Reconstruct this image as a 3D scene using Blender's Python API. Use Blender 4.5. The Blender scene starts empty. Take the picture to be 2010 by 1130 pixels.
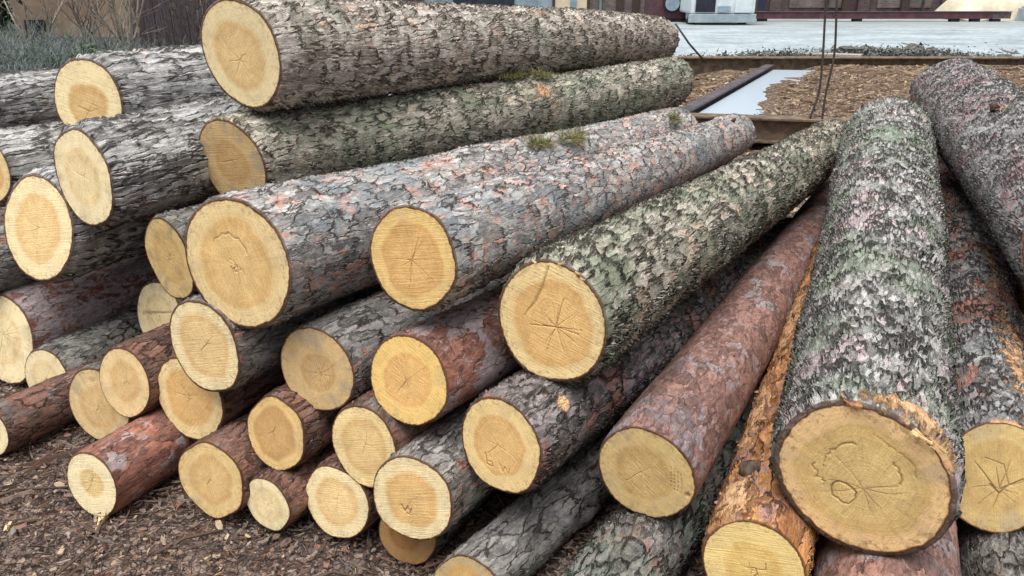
import bpy, bmesh, math, random
import numpy as np
from mathutils import Vector, Matrix

rng = np.random.default_rng(7)
random.seed(7)
scene = bpy.context.scene
COL = scene.collection
R = math.radians


def lin(r, g, b):
    f = lambda c: (c / 255 / 12.92) if c / 255 <= .04045 else ((c / 255 + .055) / 1.055) ** 2.4
    return (f(r), f(g), f(b), 1.0)


# ------------------------------------------------------------------ object helpers
def tag(o, label=None, cat=None, group=None, kind=None):
    if label: o['label'] = label
    if cat: o['category'] = cat
    if group: o['group'] = group
    if kind: o['kind'] = kind
    return o


def empty(name, loc, label, cat, group=None):
    o = bpy.data.objects.new(name, None)
    o.empty_display_size = .1
    COL.objects.link(o)
    o.location = loc
    return tag(o, label, cat, group)


def link(name, me, mat, parent=None, loc=None):
    o = bpy.data.objects.new(name, me)
    COL.objects.link(o)
    if mat is not None: me.materials.append(mat)
    if parent is not None: o.parent = parent
    if loc is not None: o.location = loc
    return o


def np_mesh(name, verts, quads=None, tris=None, smooth=True, attrs=None):
    verts = np.ascontiguousarray(verts, dtype=np.float32)
    me = bpy.data.meshes.new(name)
    me.vertices.add(len(verts))
    me.vertices.foreach_set('co', verts.ravel())
    li, ls, lt = [], [], []
    off = 0
    for f in (quads, tris):
        if f is None or len(f) == 0: continue
        f = np.asarray(f, dtype=np.int32)
        k = f.shape[1]
        li.append(f.ravel())
        ls.append(off + np.arange(len(f), dtype=np.int32) * k)
        lt.append(np.full(len(f), k, dtype=np.int32))
        off += f.size
    li = np.concatenate(li); ls = np.concatenate(ls); lt = np.concatenate(lt)
    me.loops.add(len(li)); me.loops.foreach_set('vertex_index', li)
    me.polygons.add(len(ls)); me.polygons.foreach_set('loop_start', ls)
    me.polygons.foreach_set('loop_total', lt)
    me.polygons.foreach_set('use_smooth', np.full(len(ls), smooth))
    me.update(calc_edges=True)
    me.validate()
    for k, v in (attrs or {}).items():
        v = np.ascontiguousarray(v, dtype=np.float32)
        if v.ndim == 2:
            a = me.attributes.new(k, 'FLOAT_VECTOR', 'POINT'); a.data.foreach_set('vector', v.ravel())
        else:
            a = me.attributes.new(k, 'FLOAT', 'POINT'); a.data.foreach_set('value', v)
    return me


class MB:
    """collects shapes into one mesh"""
    def __init__(s): s.v = []; s.q = []; s.t = []; s.n = 0; s.r = []
    def add(s, v, q=None, t=None, r=0.):
        v = np.asarray(v, dtype=float)
        if q is not None and len(q): s.q.append(np.asarray(q) + s.n)
        if t is not None and len(t): s.t.append(np.asarray(t) + s.n)
        s.v.append(v); s.n += len(v); s.r.append(np.full(len(v), r))
    def box(s, x0, x1, y0, y1, z0, z1, rot=0., c=(0, 0, 0), bev=0.):
        bm = bmesh.new()
        bmesh.ops.create_cube(bm, size=1)
        bmesh.ops.scale(bm, vec=(x1 - x0, y1 - y0, z1 - z0), verts=bm.verts)
        bmesh.ops.translate(bm, vec=((x0 + x1) / 2, (y0 + y1) / 2, (z0 + z1) / 2), verts=bm.verts)
        if bev: bmesh.ops.bevel(bm, geom=bm.edges[:], offset=bev, segments=2, affect='EDGES', profile=.6)
        if rot: bmesh.ops.rotate(bm, cent=(0, 0, 0), matrix=Matrix.Rotation(rot, 3, 'Z'), verts=bm.verts)
        bmesh.ops.translate(bm, vec=c, verts=bm.verts)
        bmesh.ops.triangulate(bm, faces=bm.faces[:])
        bm.verts.ensure_lookup_table(); bm.verts.index_update()
        s.add([v.co[:] for v in bm.verts], t=[[v.index for v in f.verts] for f in bm.faces])
        bm.free()
    def tube(s, pts, rad, n=6, r=0.):
        pts = np.asarray(pts, float); m = len(pts)
        rad = np.broadcast_to(np.asarray(rad, float), (m,))
        tan = np.gradient(pts, axis=0); tan /= np.linalg.norm(tan, axis=1)[:, None] + 1e-9
        ref = np.array([0, 0, 1.]) if abs(tan[0, 2]) < .9 else np.array([1., 0, 0])
        u = np.cross(tan, ref); u /= np.linalg.norm(u, axis=1)[:, None] + 1e-9
        w = np.cross(u, tan)
        th = np.linspace(0, 2 * np.pi, n, endpoint=False)
        V = pts[:, None] + rad[:, None, None] * (np.cos(th)[None, :, None] * u[:, None] + np.sin(th)[None, :, None] * w[:, None])
        i = np.arange(m - 1)[:, None] * n; j = np.arange(n)[None]; k = (j + 1) % n
        q = np.stack([i + j, i + k, i + n + k, i + n + j], -1).reshape(-1, 4)
        V = V.reshape(-1, 3)
        caps = [[0, a + 1, a] for a in range(1, n - 1)] + [[(m - 1) * n, (m - 1) * n + a, (m - 1) * n + a + 1] for a in range(1, n - 1)]
        s.add(V, q, caps, r)
    def cyl(s, c, ax, rad, ln, n=24):
        c = np.asarray(c, float); ax = np.asarray(ax, float)
        s.tube([c - ax * ln / 2, c + ax * ln / 2], rad, n)
    def mesh(s, name, smooth=False):
        return np_mesh(name, np.concatenate(s.v), np.concatenate(s.q) if s.q else None,
                       np.concatenate(s.t) if s.t else None, smooth, {'rnd': np.concatenate(s.r)})
    def build(s, name, mat, parent=None, smooth=False, loc=None):
        return link(name, s.mesh(name, smooth), mat, parent, loc)


# ------------------------------------------------------------------ node helpers
class G:
    def __init__(s, nt): s.nt = nt
    def _set(s, sock, v):
        if v is None: return
        if isinstance(v, bpy.types.NodeSocket): s.nt.links.new(v, sock)
        else:
            if sock.type == 'RGBA' and not hasattr(v, '__len__'): v = (v, v, v, 1)
            if sock.type == 'VECTOR' and not hasattr(v, '__len__'): v = (v, v, v)
            sock.default_value = v
    def node(s, typ, ins=None, **p):
        n = s.nt.nodes.new('ShaderNode' + typ)
        for k, v in p.items(): setattr(n, k, v)
        for k, v in (ins or {}).items(): s._set(n.inputs[k], v)
        return n
    def m(s, op, a, b=None, c=None, clamp=False):
        n = s.node('Math', operation=op, use_clamp=clamp)
        for i, v in enumerate((a, b, c)): s._set(n.inputs[i], v)
        return n.outputs[0]
    def vm(s, op, a, b=None, scale=None):
        n = s.node('VectorMath', operation=op)
        s._set(n.inputs[0], a)
        if b is not None: s._set(n.inputs[1], b)
        if scale is not None: s._set(n.inputs['Scale'], scale)
        return n.outputs['Value' if op in ('LENGTH', 'DOT_PRODUCT') else 'Vector']
    def mr(s, v, a, b, c=0., d=1., smooth=True):
        n = s.node('MapRange', interpolation_type='SMOOTHSTEP' if smooth else 'LINEAR')
        for k, x in zip(('Value', 'From Min', 'From Max', 'To Min', 'To Max'), (v, a, b, c, d)): s._set(n.inputs[k], x)
        return n.outputs[0]
    def mix(s, f, a, b, mode='MIX'):
        n = s.node('Mix', data_type='RGBA', blend_type=mode)
        s._set(n.inputs[0], f); s._set(n.inputs[6], a); s._set(n.inputs[7], b)
        return n.outputs[2]
    def noise(s, vec, scale, detail=3., rough=.55, dist=0., col=False):
        n = s.node('TexNoise', {'Vector': vec, 'Scale': scale, 'Detail': detail, 'Roughness': rough, 'Distortion': dist})
        return n.outputs['Color' if col else 'Fac']
    def voro(s, vec, scale, feature='F1', out='Distance', rand=1.):
        n = s.node('TexVoronoi', {'Vector': vec, 'Scale': scale, 'Randomness': rand}, feature=feature)
        return n.outputs[out]
    def attr(s, name, out='Fac'):
        return s.node('Attribute', attribute_name=name).outputs[out]
    def ramp(s, f, stops):
        n = s.node('ValToRGB', {'Fac': f})
        e = n.color_ramp.elements
        while len(e) < len(stops): e.new(.5)
        for el, (p, c) in zip(e, stops): el.position = p; el.color = c
        return n.outputs['Color']


def new_mat(name):
    m = bpy.data.materials.new(name); m.use_nodes = True
    m.node_tree.nodes.clear()
    return m, G(m.node_tree)


def finish(m, g, col, rough=.8, disp=None, method=None, bump=None, bdist=.01, bstr=1., spec=.3, **extra):
    ins = {'Base Color': col, 'Roughness': rough, 'Specular IOR Level': spec}
    ins.update(extra)
    b = g.node('BsdfPrincipled', ins)
    o = g.node('OutputMaterial')
    if bump is not None:
        bn = g.node('Bump', {'Height': bump, 'Strength': bstr, 'Distance': bdist})
        g.nt.links.new(bn.outputs[0], b.inputs['Normal'])
    g.nt.links.new(b.outputs[0], o.inputs['Surface'])
    if disp is not None:
        g.nt.links.new(disp, o.inputs['Displacement']); m.displacement_method = method or 'BOTH'
    return m


# ------------------------------------------------------------------ bark node group
def make_bark_group():
    nt = bpy.data.node_groups.new('pine_bark', 'ShaderNodeTree')
    I = nt.interface
    def si(n, t, d):
        s = I.new_socket(n, in_out='INPUT', socket_type=t); s.default_value = d
    for n, d in (('Scale', 30.), ('Stretch', .42), ('CrackW', .2), ('Amp', .01), ('PatchAmt', .4), ('LichenAmt', .4),
                 ('PatchScale', 5.), ('Contrast', .5), ('Flake', .4)):
        si(n, 'NodeSocketFloat', d)
    for n in ('Plate', 'Plate2', 'Crack', 'Patch', 'Lichen'):
        si(n, 'NodeSocketColor', (.3, .3, .3, 1))
    I.new_socket('Color', in_out='OUTPUT', socket_type='NodeSocketColor')
    I.new_socket('Displacement', in_out='OUTPUT', socket_type='NodeSocketVector')
    I.new_socket('Rough', in_out='OUTPUT', socket_type='NodeSocketFloat')
    g = G(nt)
    gi = nt.nodes.new('NodeGroupInput').outputs; go = nt.nodes.new('NodeGroupOutput').inputs
    p = g.attr('rest', 'Vector'); torn = g.attr('torn'); dw = g.attr('dw')
    st = g.node('CombineXYZ', {0: 1., 1: 1., 2: gi['Stretch']}).outputs[0]
    ps = g.vm('MULTIPLY', p, g.node('CombineXYZ', {0: 1., 1: 1., 2: g.m('POWER', gi['Stretch'], .7)}).outputs[0])
    w1 = g.vm('SCALE', g.vm('SUBTRACT', g.noise(ps, 8., 2., col=True), (.5, .5, .5)), scale=.07)
    w2 = g.vm('SCALE', g.vm('SUBTRACT', g.noise(ps, 46., 4., .65, col=True), (.5, .5, .5)), scale=.030)
    q = g.vm('ADD', g.vm('ADD', p, w1), w2)
    q1 = g.vm('MULTIPLY', q, st)
    vA = g.voro(q1, gi['Scale'], 'DISTANCE_TO_EDGE'); cA = g.voro(q1, gi['Scale'], 'F1', 'Color')
    S2 = g.m('MULTIPLY', gi['Scale'], 2.3)
    q2 = g.vm('ADD', g.vm('MULTIPLY', g.vm('ADD', q, w2), st), (3.1, 7.7, 1.3))
    cB = g.voro(q2, S2, 'F1', 'Color')
    rA = g.node('SeparateColor', {0: cA}).outputs; rB = g.node('SeparateColor', {0: cB}).outputs
    fine = g.noise(q1, 110., 6., .72)
    mid = g.noise(p, 24., 4., .6)
    low = g.noise(p, gi['PatchScale'], 5., .66)
    low2 = g.noise(g.vm('ADD', p, (11., 5., 3.)), 3.6, 5., .66)
    # plates split by fissures that open and close along their length
    opn = g.mr(g.noise(p, 15., 3., .6), .36, .58)
    cw = g.m('MULTIPLY', gi['CrackW'], g.m('MULTIPLY_ADD', opn, .75, .4))
    eA = g.mr(vA, 0., cw)
    eA = g.m('MAXIMUM', eA, g.m('MULTIPLY', g.m('SUBTRACT', 1., opn), .7))
    # papery layers: a terraced height field, stepped differently on every plate
    tn = g.noise(q1, g.m('MULTIPLY', gi['Scale'], .95), 4., .58)
    tx = g.m('MULTIPLY', g.m('ADD', g.m('MULTIPLY_ADD', rA[2], .22, 0.), g.m('MULTIPLY_ADD', rB[2], .05, tn)), 9.)
    fr = g.m('FRACT', tx); fl = g.m('FLOOR', tx)
    ter = g.m('DIVIDE', g.m('ADD', fl, g.mr(fr, 0., .3)), 9.)
    edge = g.m('MULTIPLY', g.mr(fr, .0, .10, 1., 0.), gi['Flake'])  # mask of the painted shadow line below each flake step
    wn = g.node('TexWhiteNoise', {'W': g.m('MULTIPLY_ADD', rA[0], 37., fl)}, noise_dimensions='1D').outputs['Value']
    h = g.m('MULTIPLY', eA, g.m('ADD', .30, g.m('MULTIPLY', ter, g.m('MULTIPLY', gi['Flake'], .62))))
    h = g.m('ADD', h, g.m('MULTIPLY', fine, .28))
    # colour
    t = g.m('ADD', g.m('MULTIPLY', wn, .5), g.m('ADD', g.m('MULTIPLY', rB[1], .2), g.m('MULTIPLY', g.m('SUBTRACT', fine, .35), .9)))
    c = g.mix(g.mr(t, .15, .8), gi['Plate2'], gi['Plate'])
    pth = g.m('SUBTRACT', .80, g.m('MULTIPLY', gi['PatchAmt'], .5))
    pm = g.mr(g.m('ADD', low, g.m('MULTIPLY', g.m('SUBTRACT', wn, .5), .16)), pth, g.m('ADD', pth, .06))
    c = g.mix(g.m('MULTIPLY', pm, .8), c, g.mix(1., gi['Patch'], g.m('MULTIPLY_ADD', fine, .8, .6), 'MULTIPLY'))
    lth = g.m('SUBTRACT', .74, g.m('MULTIPLY', gi['LichenAmt'], .42))
    lm = g.m('MULTIPLY', g.mr(low2, lth, g.m('ADD', lth, .14)), g.mr(g.m('ADD', mid, g.m('MULTIPLY', fine, .3)), .48, .72))
    c = g.mix(g.m('MULTIPLY', lm, .75), c, gi['Lichen'])
    vj = g.m('MULTIPLY_ADD', g.m('SUBTRACT', fine, .5), g.m('MULTIPLY', gi['Contrast'], 2.4), 1.04)
    vj = g.m('MULTIPLY', vj, g.m('MULTIPLY_ADD', wn, .36, .84))
    c = g.mix(1., c, g.node('CombineColor', {0: vj, 1: vj, 2: vj}).outputs[0], 'MULTIPLY')
    tip = g.m('MULTIPLY', g.mr(fr, .62, .97), g.m('MULTIPLY', gi['Flake'], .22))  # flake tips lightened: a highlight painted into the bark colour
    c = g.mix(tip, c, g.mix(.7, c, (.8, .78, .78, 1)))
    c = g.mix(g.m('MULTIPLY', edge, g.mr(fine, .62, .38, .15, .6)), c, gi['Crack'])  # flake shadow lines borrow the fissure colour
    dk = g.mr(eA, .0, .75, .12, 1.)
    c = g.mix(dk, gi['Crack'], c)
    c = g.mix(g.mr(g.m('ADD', dw, g.m('MULTIPLY', g.m('SUBTRACT', mid, .5), .5)), .0, .24, .8, 0.), c, lin(84, 58, 42))
    # torn bark: fresh orange inner bark and wood
    tm = g.mr(g.m('ADD', torn, g.m('ADD', g.m('MULTIPLY', g.m('SUBTRACT', mid, .5), 1.3), g.m('MULTIPLY', g.m('SUBTRACT', fine, .5), 1.1))), .42, .62)
    tc = g.ramp(g.m('ADD', g.m('MULTIPLY', fine, .7), g.m('MULTIPLY', torn, .3)), [(.25, lin(118, 76, 52)), (.45, lin(184, 134, 94)), (.68, lin(230, 196, 150))])
    c = g.mix(tm, c, tc)
    h = g.m('MULTIPLY', h, g.m('SUBTRACT', 1., g.m('MULTIPLY', tm, .55)))
    g._set(go['Color'], c)
    hh = g.m('MULTIPLY', g.m('SUBTRACT', h, 1.), g.m('MULTIPLY', gi['Amp'], dw))
    d = g.node('Displacement', {'Height': hh, 'Midlevel': 0., 'Scale': 1.})
    g._set(go['Displacement'], d.outputs[0])
    g._set(go['Rough'], g.m('MULTIPLY_ADD', fine, .3, .62))
    return nt


BARK = make_bark_group()
BT = {
    'scaly': dict(Scale=34., Stretch=.22, CrackW=.13, Amp=.026, Plate=(207, 198, 187), Plate2=(155, 141, 128), Crack=(56, 46, 36),
                  Patch=(206, 176, 156), PatchAmt=.42, Lichen=(138, 146, 128), LichenAmt=.55, Contrast=.85, Flake=.95),
    'green': dict(Scale=38., Stretch=.26, CrackW=.13, Amp=.026, Plate=(195, 187, 172), Plate2=(135, 131, 115), Crack=(49, 44, 34),
                  Patch=(198, 172, 152), PatchAmt=.42, Lichen=(128, 140, 116), LichenAmt=.7, Contrast=.85, Flake=.95),
    'furrow': dict(Scale=36., Stretch=.11, CrackW=.14, Amp=.030, Plate=(192, 191, 188), Plate2=(132, 129, 126), Crack=(54, 46, 43),
                   Patch=(186, 170, 162), PatchAmt=.3, Lichen=(140, 144, 132), LichenAmt=.35, Contrast=.75, Flake=.7),
    'flaky': dict(Scale=33., Stretch=.28, CrackW=.075, Amp=.014, Plate=(186, 183, 178), Plate2=(127, 123, 120), Crack=(74, 60, 55),
                  Patch=(190, 142, 124), PatchAmt=.50, Lichen=(130, 140, 146), LichenAmt=.6, Contrast=.9, Flake=.8, PatchScale=17.),
    'chips': dict(Scale=52., Stretch=.30, CrackW=.15, Amp=.022, Plate=(187, 185, 180), Plate2=(115, 114, 109), Crack=(44, 40, 34),
                  Patch=(190, 170, 170), PatchAmt=.5, Lichen=(132, 148, 124), LichenAmt=.7, Contrast=.62, Flake=.85),
    'mauve': dict(Scale=50., Stretch=.42, CrackW=.14, Amp=.018, Plate=(169, 167, 164), Plate2=(102, 100, 99), Crack=(47, 41, 37),
                  Patch=(160, 128, 128), PatchAmt=.42, Lichen=(140, 146, 142), LichenAmt=.4, Contrast=.9, Flake=1.),
    'red': dict(Scale=30., Stretch=.34, CrackW=.03, Amp=.009, Plate=(154, 104, 86), Plate2=(108, 74, 66), Crack=(60, 44, 37),
                Patch=(144, 136, 138), PatchAmt=.44, Lichen=(106, 98, 98), LichenAmt=.5, Contrast=.95, Flake=.4, PatchScale=10.),
    'shadedred': dict(Scale=30., Stretch=.32, CrackW=.07, Amp=.010, Plate=(132, 94, 80), Plate2=(83, 60, 50), Crack=(51, 39, 32),  # red bark for low logs, shade of the pile mixed into its colours
                  Patch=(120, 114, 112), PatchAmt=.42, Lichen=(90, 88, 86), LichenAmt=.5, Contrast=.95, Flake=.55, PatchScale=11.),
    'pink': dict(Scale=32., Stretch=.36, CrackW=.018, Amp=.007, Plate=(148, 113, 102), Plate2=(112, 85, 78), Crack=(74, 55, 48),
                 Patch=(140, 134, 136), PatchAmt=.48, Lichen=(122, 114, 116), LichenAmt=.55, Contrast=1.1, Flake=.08, PatchScale=9.),
    'greyred': dict(Scale=32., Stretch=.30, CrackW=.08, Amp=.012, Plate=(144, 140, 135), Plate2=(99, 95, 91), Crack=(56, 46, 41),
                    Patch=(154, 106, 90), PatchAmt=.42, Lichen=(124, 124, 124), LichenAmt=.45, Contrast=.95, Flake=.75, PatchScale=10.),
    'dark': dict(Scale=36., Stretch=.34, CrackW=.12, Amp=.016, Plate=(131, 128, 122), Plate2=(84, 81, 76), Crack=(44, 36, 30),
                 Patch=(126, 98, 88), PatchAmt=.40, Lichen=(112, 118, 104), LichenAmt=.5, Contrast=.95, Flake=.85),
    'peel': dict(Scale=24., Stretch=.26, CrackW=.06, Amp=.014, Plate=(200, 144, 86), Plate2=(146, 96, 58), Crack=(78, 48, 32),
                 Patch=(148, 114, 110), PatchAmt=.58, Lichen=(214, 172, 116), LichenAmt=.4, Contrast=.9, Flake=.85, PatchScale=8.),
}


def bark_mat(typ, name, **over):
    m, g = new_mat(name)
    n = g.node('Group'); n.node_tree = BARK
    p = dict(BT[typ]); p.update(over)
    for k, v in p.items():
        n.inputs[k].default_value = lin(*v) if isinstance(v, tuple) else v
    return finish(m, g, n.outputs['Color'], n.outputs['Rough'], n.outputs['Displacement'], 'BOTH', spec=.25)


# ------------------------------------------------------------------ cut face node group
def make_face_group():
    nt = bpy.data.node_groups.new('sawn_end', 'ShaderNodeTree')
    I = nt.interface
    def si(n, t, d):
        s = I.new_socket(n, in_out='INPUT', socket_type=t); s.default_value = d
    for n, d in (('HeartR', .6), ('HeartSoft', .08), ('Rings', 22.), ('RingAmt', .12), ('Stain', .3), ('SawDir', 0.), ('HeartMix', .8), ('PithX', 0.), ('PithY', 0.), ('Dirt', .3)):
        si(n, 'NodeSocketFloat', d)
    for n in ('Sap', 'Heart', 'StainCol', 'Rim'): si(n, 'NodeSocketColor', (.6, .4, .2, 1))
    I.new_socket('Color', in_out='OUTPUT', socket_type='NodeSocketColor')
    I.new_socket('Height', in_out='OUTPUT', socket_type='NodeSocketFloat')
    g = G(nt)
    gi = nt.nodes.new('NodeGroupInput').outputs; go = nt.nodes.new('NodeGroupOutput').inputs
    fc = g.attr('fc', 'Vector'); mark = g.attr('mark'); rho = g.attr('rho')
    sp = g.node('SeparateXYZ', {0: fc}).outputs
    x = g.m('SUBTRACT', sp[0], gi['PithX']); y = g.m('SUBTRACT', sp[1], gi['PithY'])
    # the pith offset fades out towards the rim so the rings stay inside the outline
    v = g.node('CombineXYZ', {0: x, 1: y, 2: 0.}).outputs[0]
    rc = g.vm('LENGTH', v)
    r = g.m('ADD', g.m('MULTIPLY', rho, rho), g.m('MULTIPLY', g.m('SUBTRACT', 1., rho), rc))
    r = g.m('ADD', r, g.m('MULTIPLY', g.m('SUBTRACT', g.noise(fc, 1.7, 2.), .5), .26))
    r = g.m('ADD', r, g.m('MULTIPLY', g.m('SUBTRACT', g.noise(fc, 6., 4., .65), .5), .09))
    hm = g.mr(r, g.m('SUBTRACT', gi['HeartR'], gi['HeartSoft']), g.m('ADD', gi['HeartR'], gi['HeartSoft']), 1., 0.)
    c = g.mix(g.m('MULTIPLY', hm, gi['HeartMix']), gi['Sap'], gi['Heart'])
    # heart gets deeper in a band just inside its edge
    band = g.m('MULTIPLY', g.mr(r, g.m('SUBTRACT', gi['HeartR'], .28), gi['HeartR'], 0., 1.), hm)
    c = g.mix(g.m('MULTIPLY', band, .30), c, g.mix(1., gi['Heart'], (.78, .62, .42, 1), 'MULTIPLY'))
    rw = g.m('SINE', g.m('MULTIPLY', r, g.m('MULTIPLY', gi['Rings'], 6.2832)))
    rw2 = g.noise(g.node('CombineXYZ', {0: g.m('MULTIPLY', r, 16.), 1: sp[2], 2: 0.}).outputs[0], 1., 3., .7)
    rv = g.m('ADD', g.m('MULTIPLY', rw, .35), g.m('MULTIPLY', g.m('SUBTRACT', rw2, .5), 2.2))
    # radial rays
    vn = g.vm('NORMALIZE', v)
    ray = g.noise(g.vm('ADD', g.vm('SCALE', vn, scale=1.), g.node('CombineXYZ', {0: 0., 1: 0., 2: g.m('MULTIPLY', r, .25)}).outputs[0]), 13., 4., .75)
    rayv = g.m('MULTIPLY', g.m('SUBTRACT', ray, .5), g.mr(r, .05, .3))
    # saw marks
    rot = g.node('VectorRotate', {'Vector': fc, 'Angle': gi['SawDir']}, rotation_type='Z_AXIS').outputs[0]
    saw = g.noise(g.vm('MULTIPLY', rot, (1.6, 34., 1.)), 1., 3., .6)
    blot = g.m('ADD', g.m('MULTIPLY', g.noise(fc, 2.6, 5., .62, 1.2), .6), g.m('MULTIPLY', g.noise(fc, 7., 4., .6, 2.), .4))
    grain = g.noise(fc, 60., 4., .7)
    val = g.m('MULTIPLY_ADD', rv, gi['RingAmt'], 1.13)
    val = g.m('ADD', val, g.m('MULTIPLY', rayv, g.m('MULTIPLY_ADD', hm, .55, .15)))
    val = g.m('ADD', val, g.m('MULTIPLY', g.m('SUBTRACT', saw, .5), .24))
    val = g.m('ADD', val, g.m('MULTIPLY', g.m('SUBTRACT', grain, .5), .5))
    val = g.m('ADD', val, g.m('MULTIPLY', g.m('SUBTRACT', blot, .5), .85))
    c = g.mix(1., c, g.node('CombineColor', {0: val, 1: g.m('POWER', val, 1.08), 2: g.m('POWER', val, 1.22)}).outputs[0], 'MULTIPLY')
    stn = g.m('MULTIPLY', g.mr(g.noise(g.vm('ADD', fc, (4., 9., 0.)), 2.1, 5., .65), .48, .72), gi['Stain'])
    c = g.mix(stn, c, gi['StainCol'])
    # grey-blue sapwood stain in uneven sectors
    sec = g.m('MULTIPLY', g.mr(g.noise(g.vm('ADD', g.vm('SCALE', vn, scale=.9), g.node('CombineXYZ', {0: 0., 1: 0., 2: sp[2]}).outputs[0]), 1.6, 3., .6), .52, .66), g.mr(r, .5, .85))
    c = g.mix(g.m('MULTIPLY', sec, gi['Stain']), c, lin(168, 158, 140))
    # dirt and scuffs towards the rim
    dn = g.mr(g.m('ADD', g.noise(fc, 11., 5., .7), g.mr(rho, .72, 1., 0., .16)), .62, .74)
    c = g.mix(g.m('MULTIPLY', dn, gi['Dirt']), c, lin(112, 84, 58))
    rimn = g.m('ADD', rho, g.m('MULTIPLY', g.m('SUBTRACT', g.noise(fc, 16., 3.), .5), .035))
    c = g.mix(g.mr(rimn, .965, .992), c, gi['Rim'])
    c = g.mix(g.m('MULTIPLY', mark, .72), c, lin(84, 58, 34))
    g._set(go['Color'], c)
    hgt = g.m('ADD', g.m('MULTIPLY', saw, .5), g.m('MULTIPLY', grain, .4))
    g._set(go['Height'], g.m('ADD', hgt, g.m('MULTIPLY', rw2, .25)))
    return nt


FACE = make_face_group()
SAP = (226, 194, 134); HEART = (206, 158, 92)
FT = {
    'yellow': dict(Sap=(244, 222, 172), Heart=(230, 192, 130), HeartR=.66, HeartMix=.7, Stain=.2),
    'pale': dict(Sap=(246, 228, 182), Heart=(234, 204, 146), HeartR=.55, HeartMix=.6, Stain=.15),
    'cream': dict(Sap=(244, 224, 178), Heart=(234, 208, 152), HeartR=.62, HeartMix=.5, Stain=.3),
    'orange': dict(Sap=(238, 210, 152), Heart=(224, 178, 114), HeartR=.70, HeartMix=.8, Stain=.2),
    'tan': dict(Sap=(228, 198, 146), Heart=(212, 174, 118), HeartR=.6, HeartMix=.6, Stain=.35),
    'olive': dict(Sap=(216, 186, 128), Heart=(202, 168, 110), HeartR=.66, HeartMix=.6, Stain=.4, StainCol=(156, 130, 92)),
    'big': dict(Sap=(234, 196, 140), Heart=(216, 186, 124), HeartR=.76, HeartMix=.9, Stain=.4, StainCol=(170, 144, 110)),
    'worn': dict(Sap=(212, 180, 128), Heart=(196, 156, 102), HeartR=.5, HeartMix=.5, Stain=.6, StainCol=(180, 156, 132)),
}


def face_mat(typ, name, **over):
    m, g = new_mat(name)
    n = g.node('Group'); n.node_tree = FACE
    p = dict(StainCol=(180, 146, 100), Rim=(104, 62, 34)); p.update(FT[typ]); p.update(over)
    for k, v in p.items():
        n.inputs[k].default_value = lin(*v) if isinstance(v, tuple) else v
    return finish(m, g, n.outputs['Color'], .72, bump=n.outputs['Height'], bdist=.006, bstr=.7, spec=.2)


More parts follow.
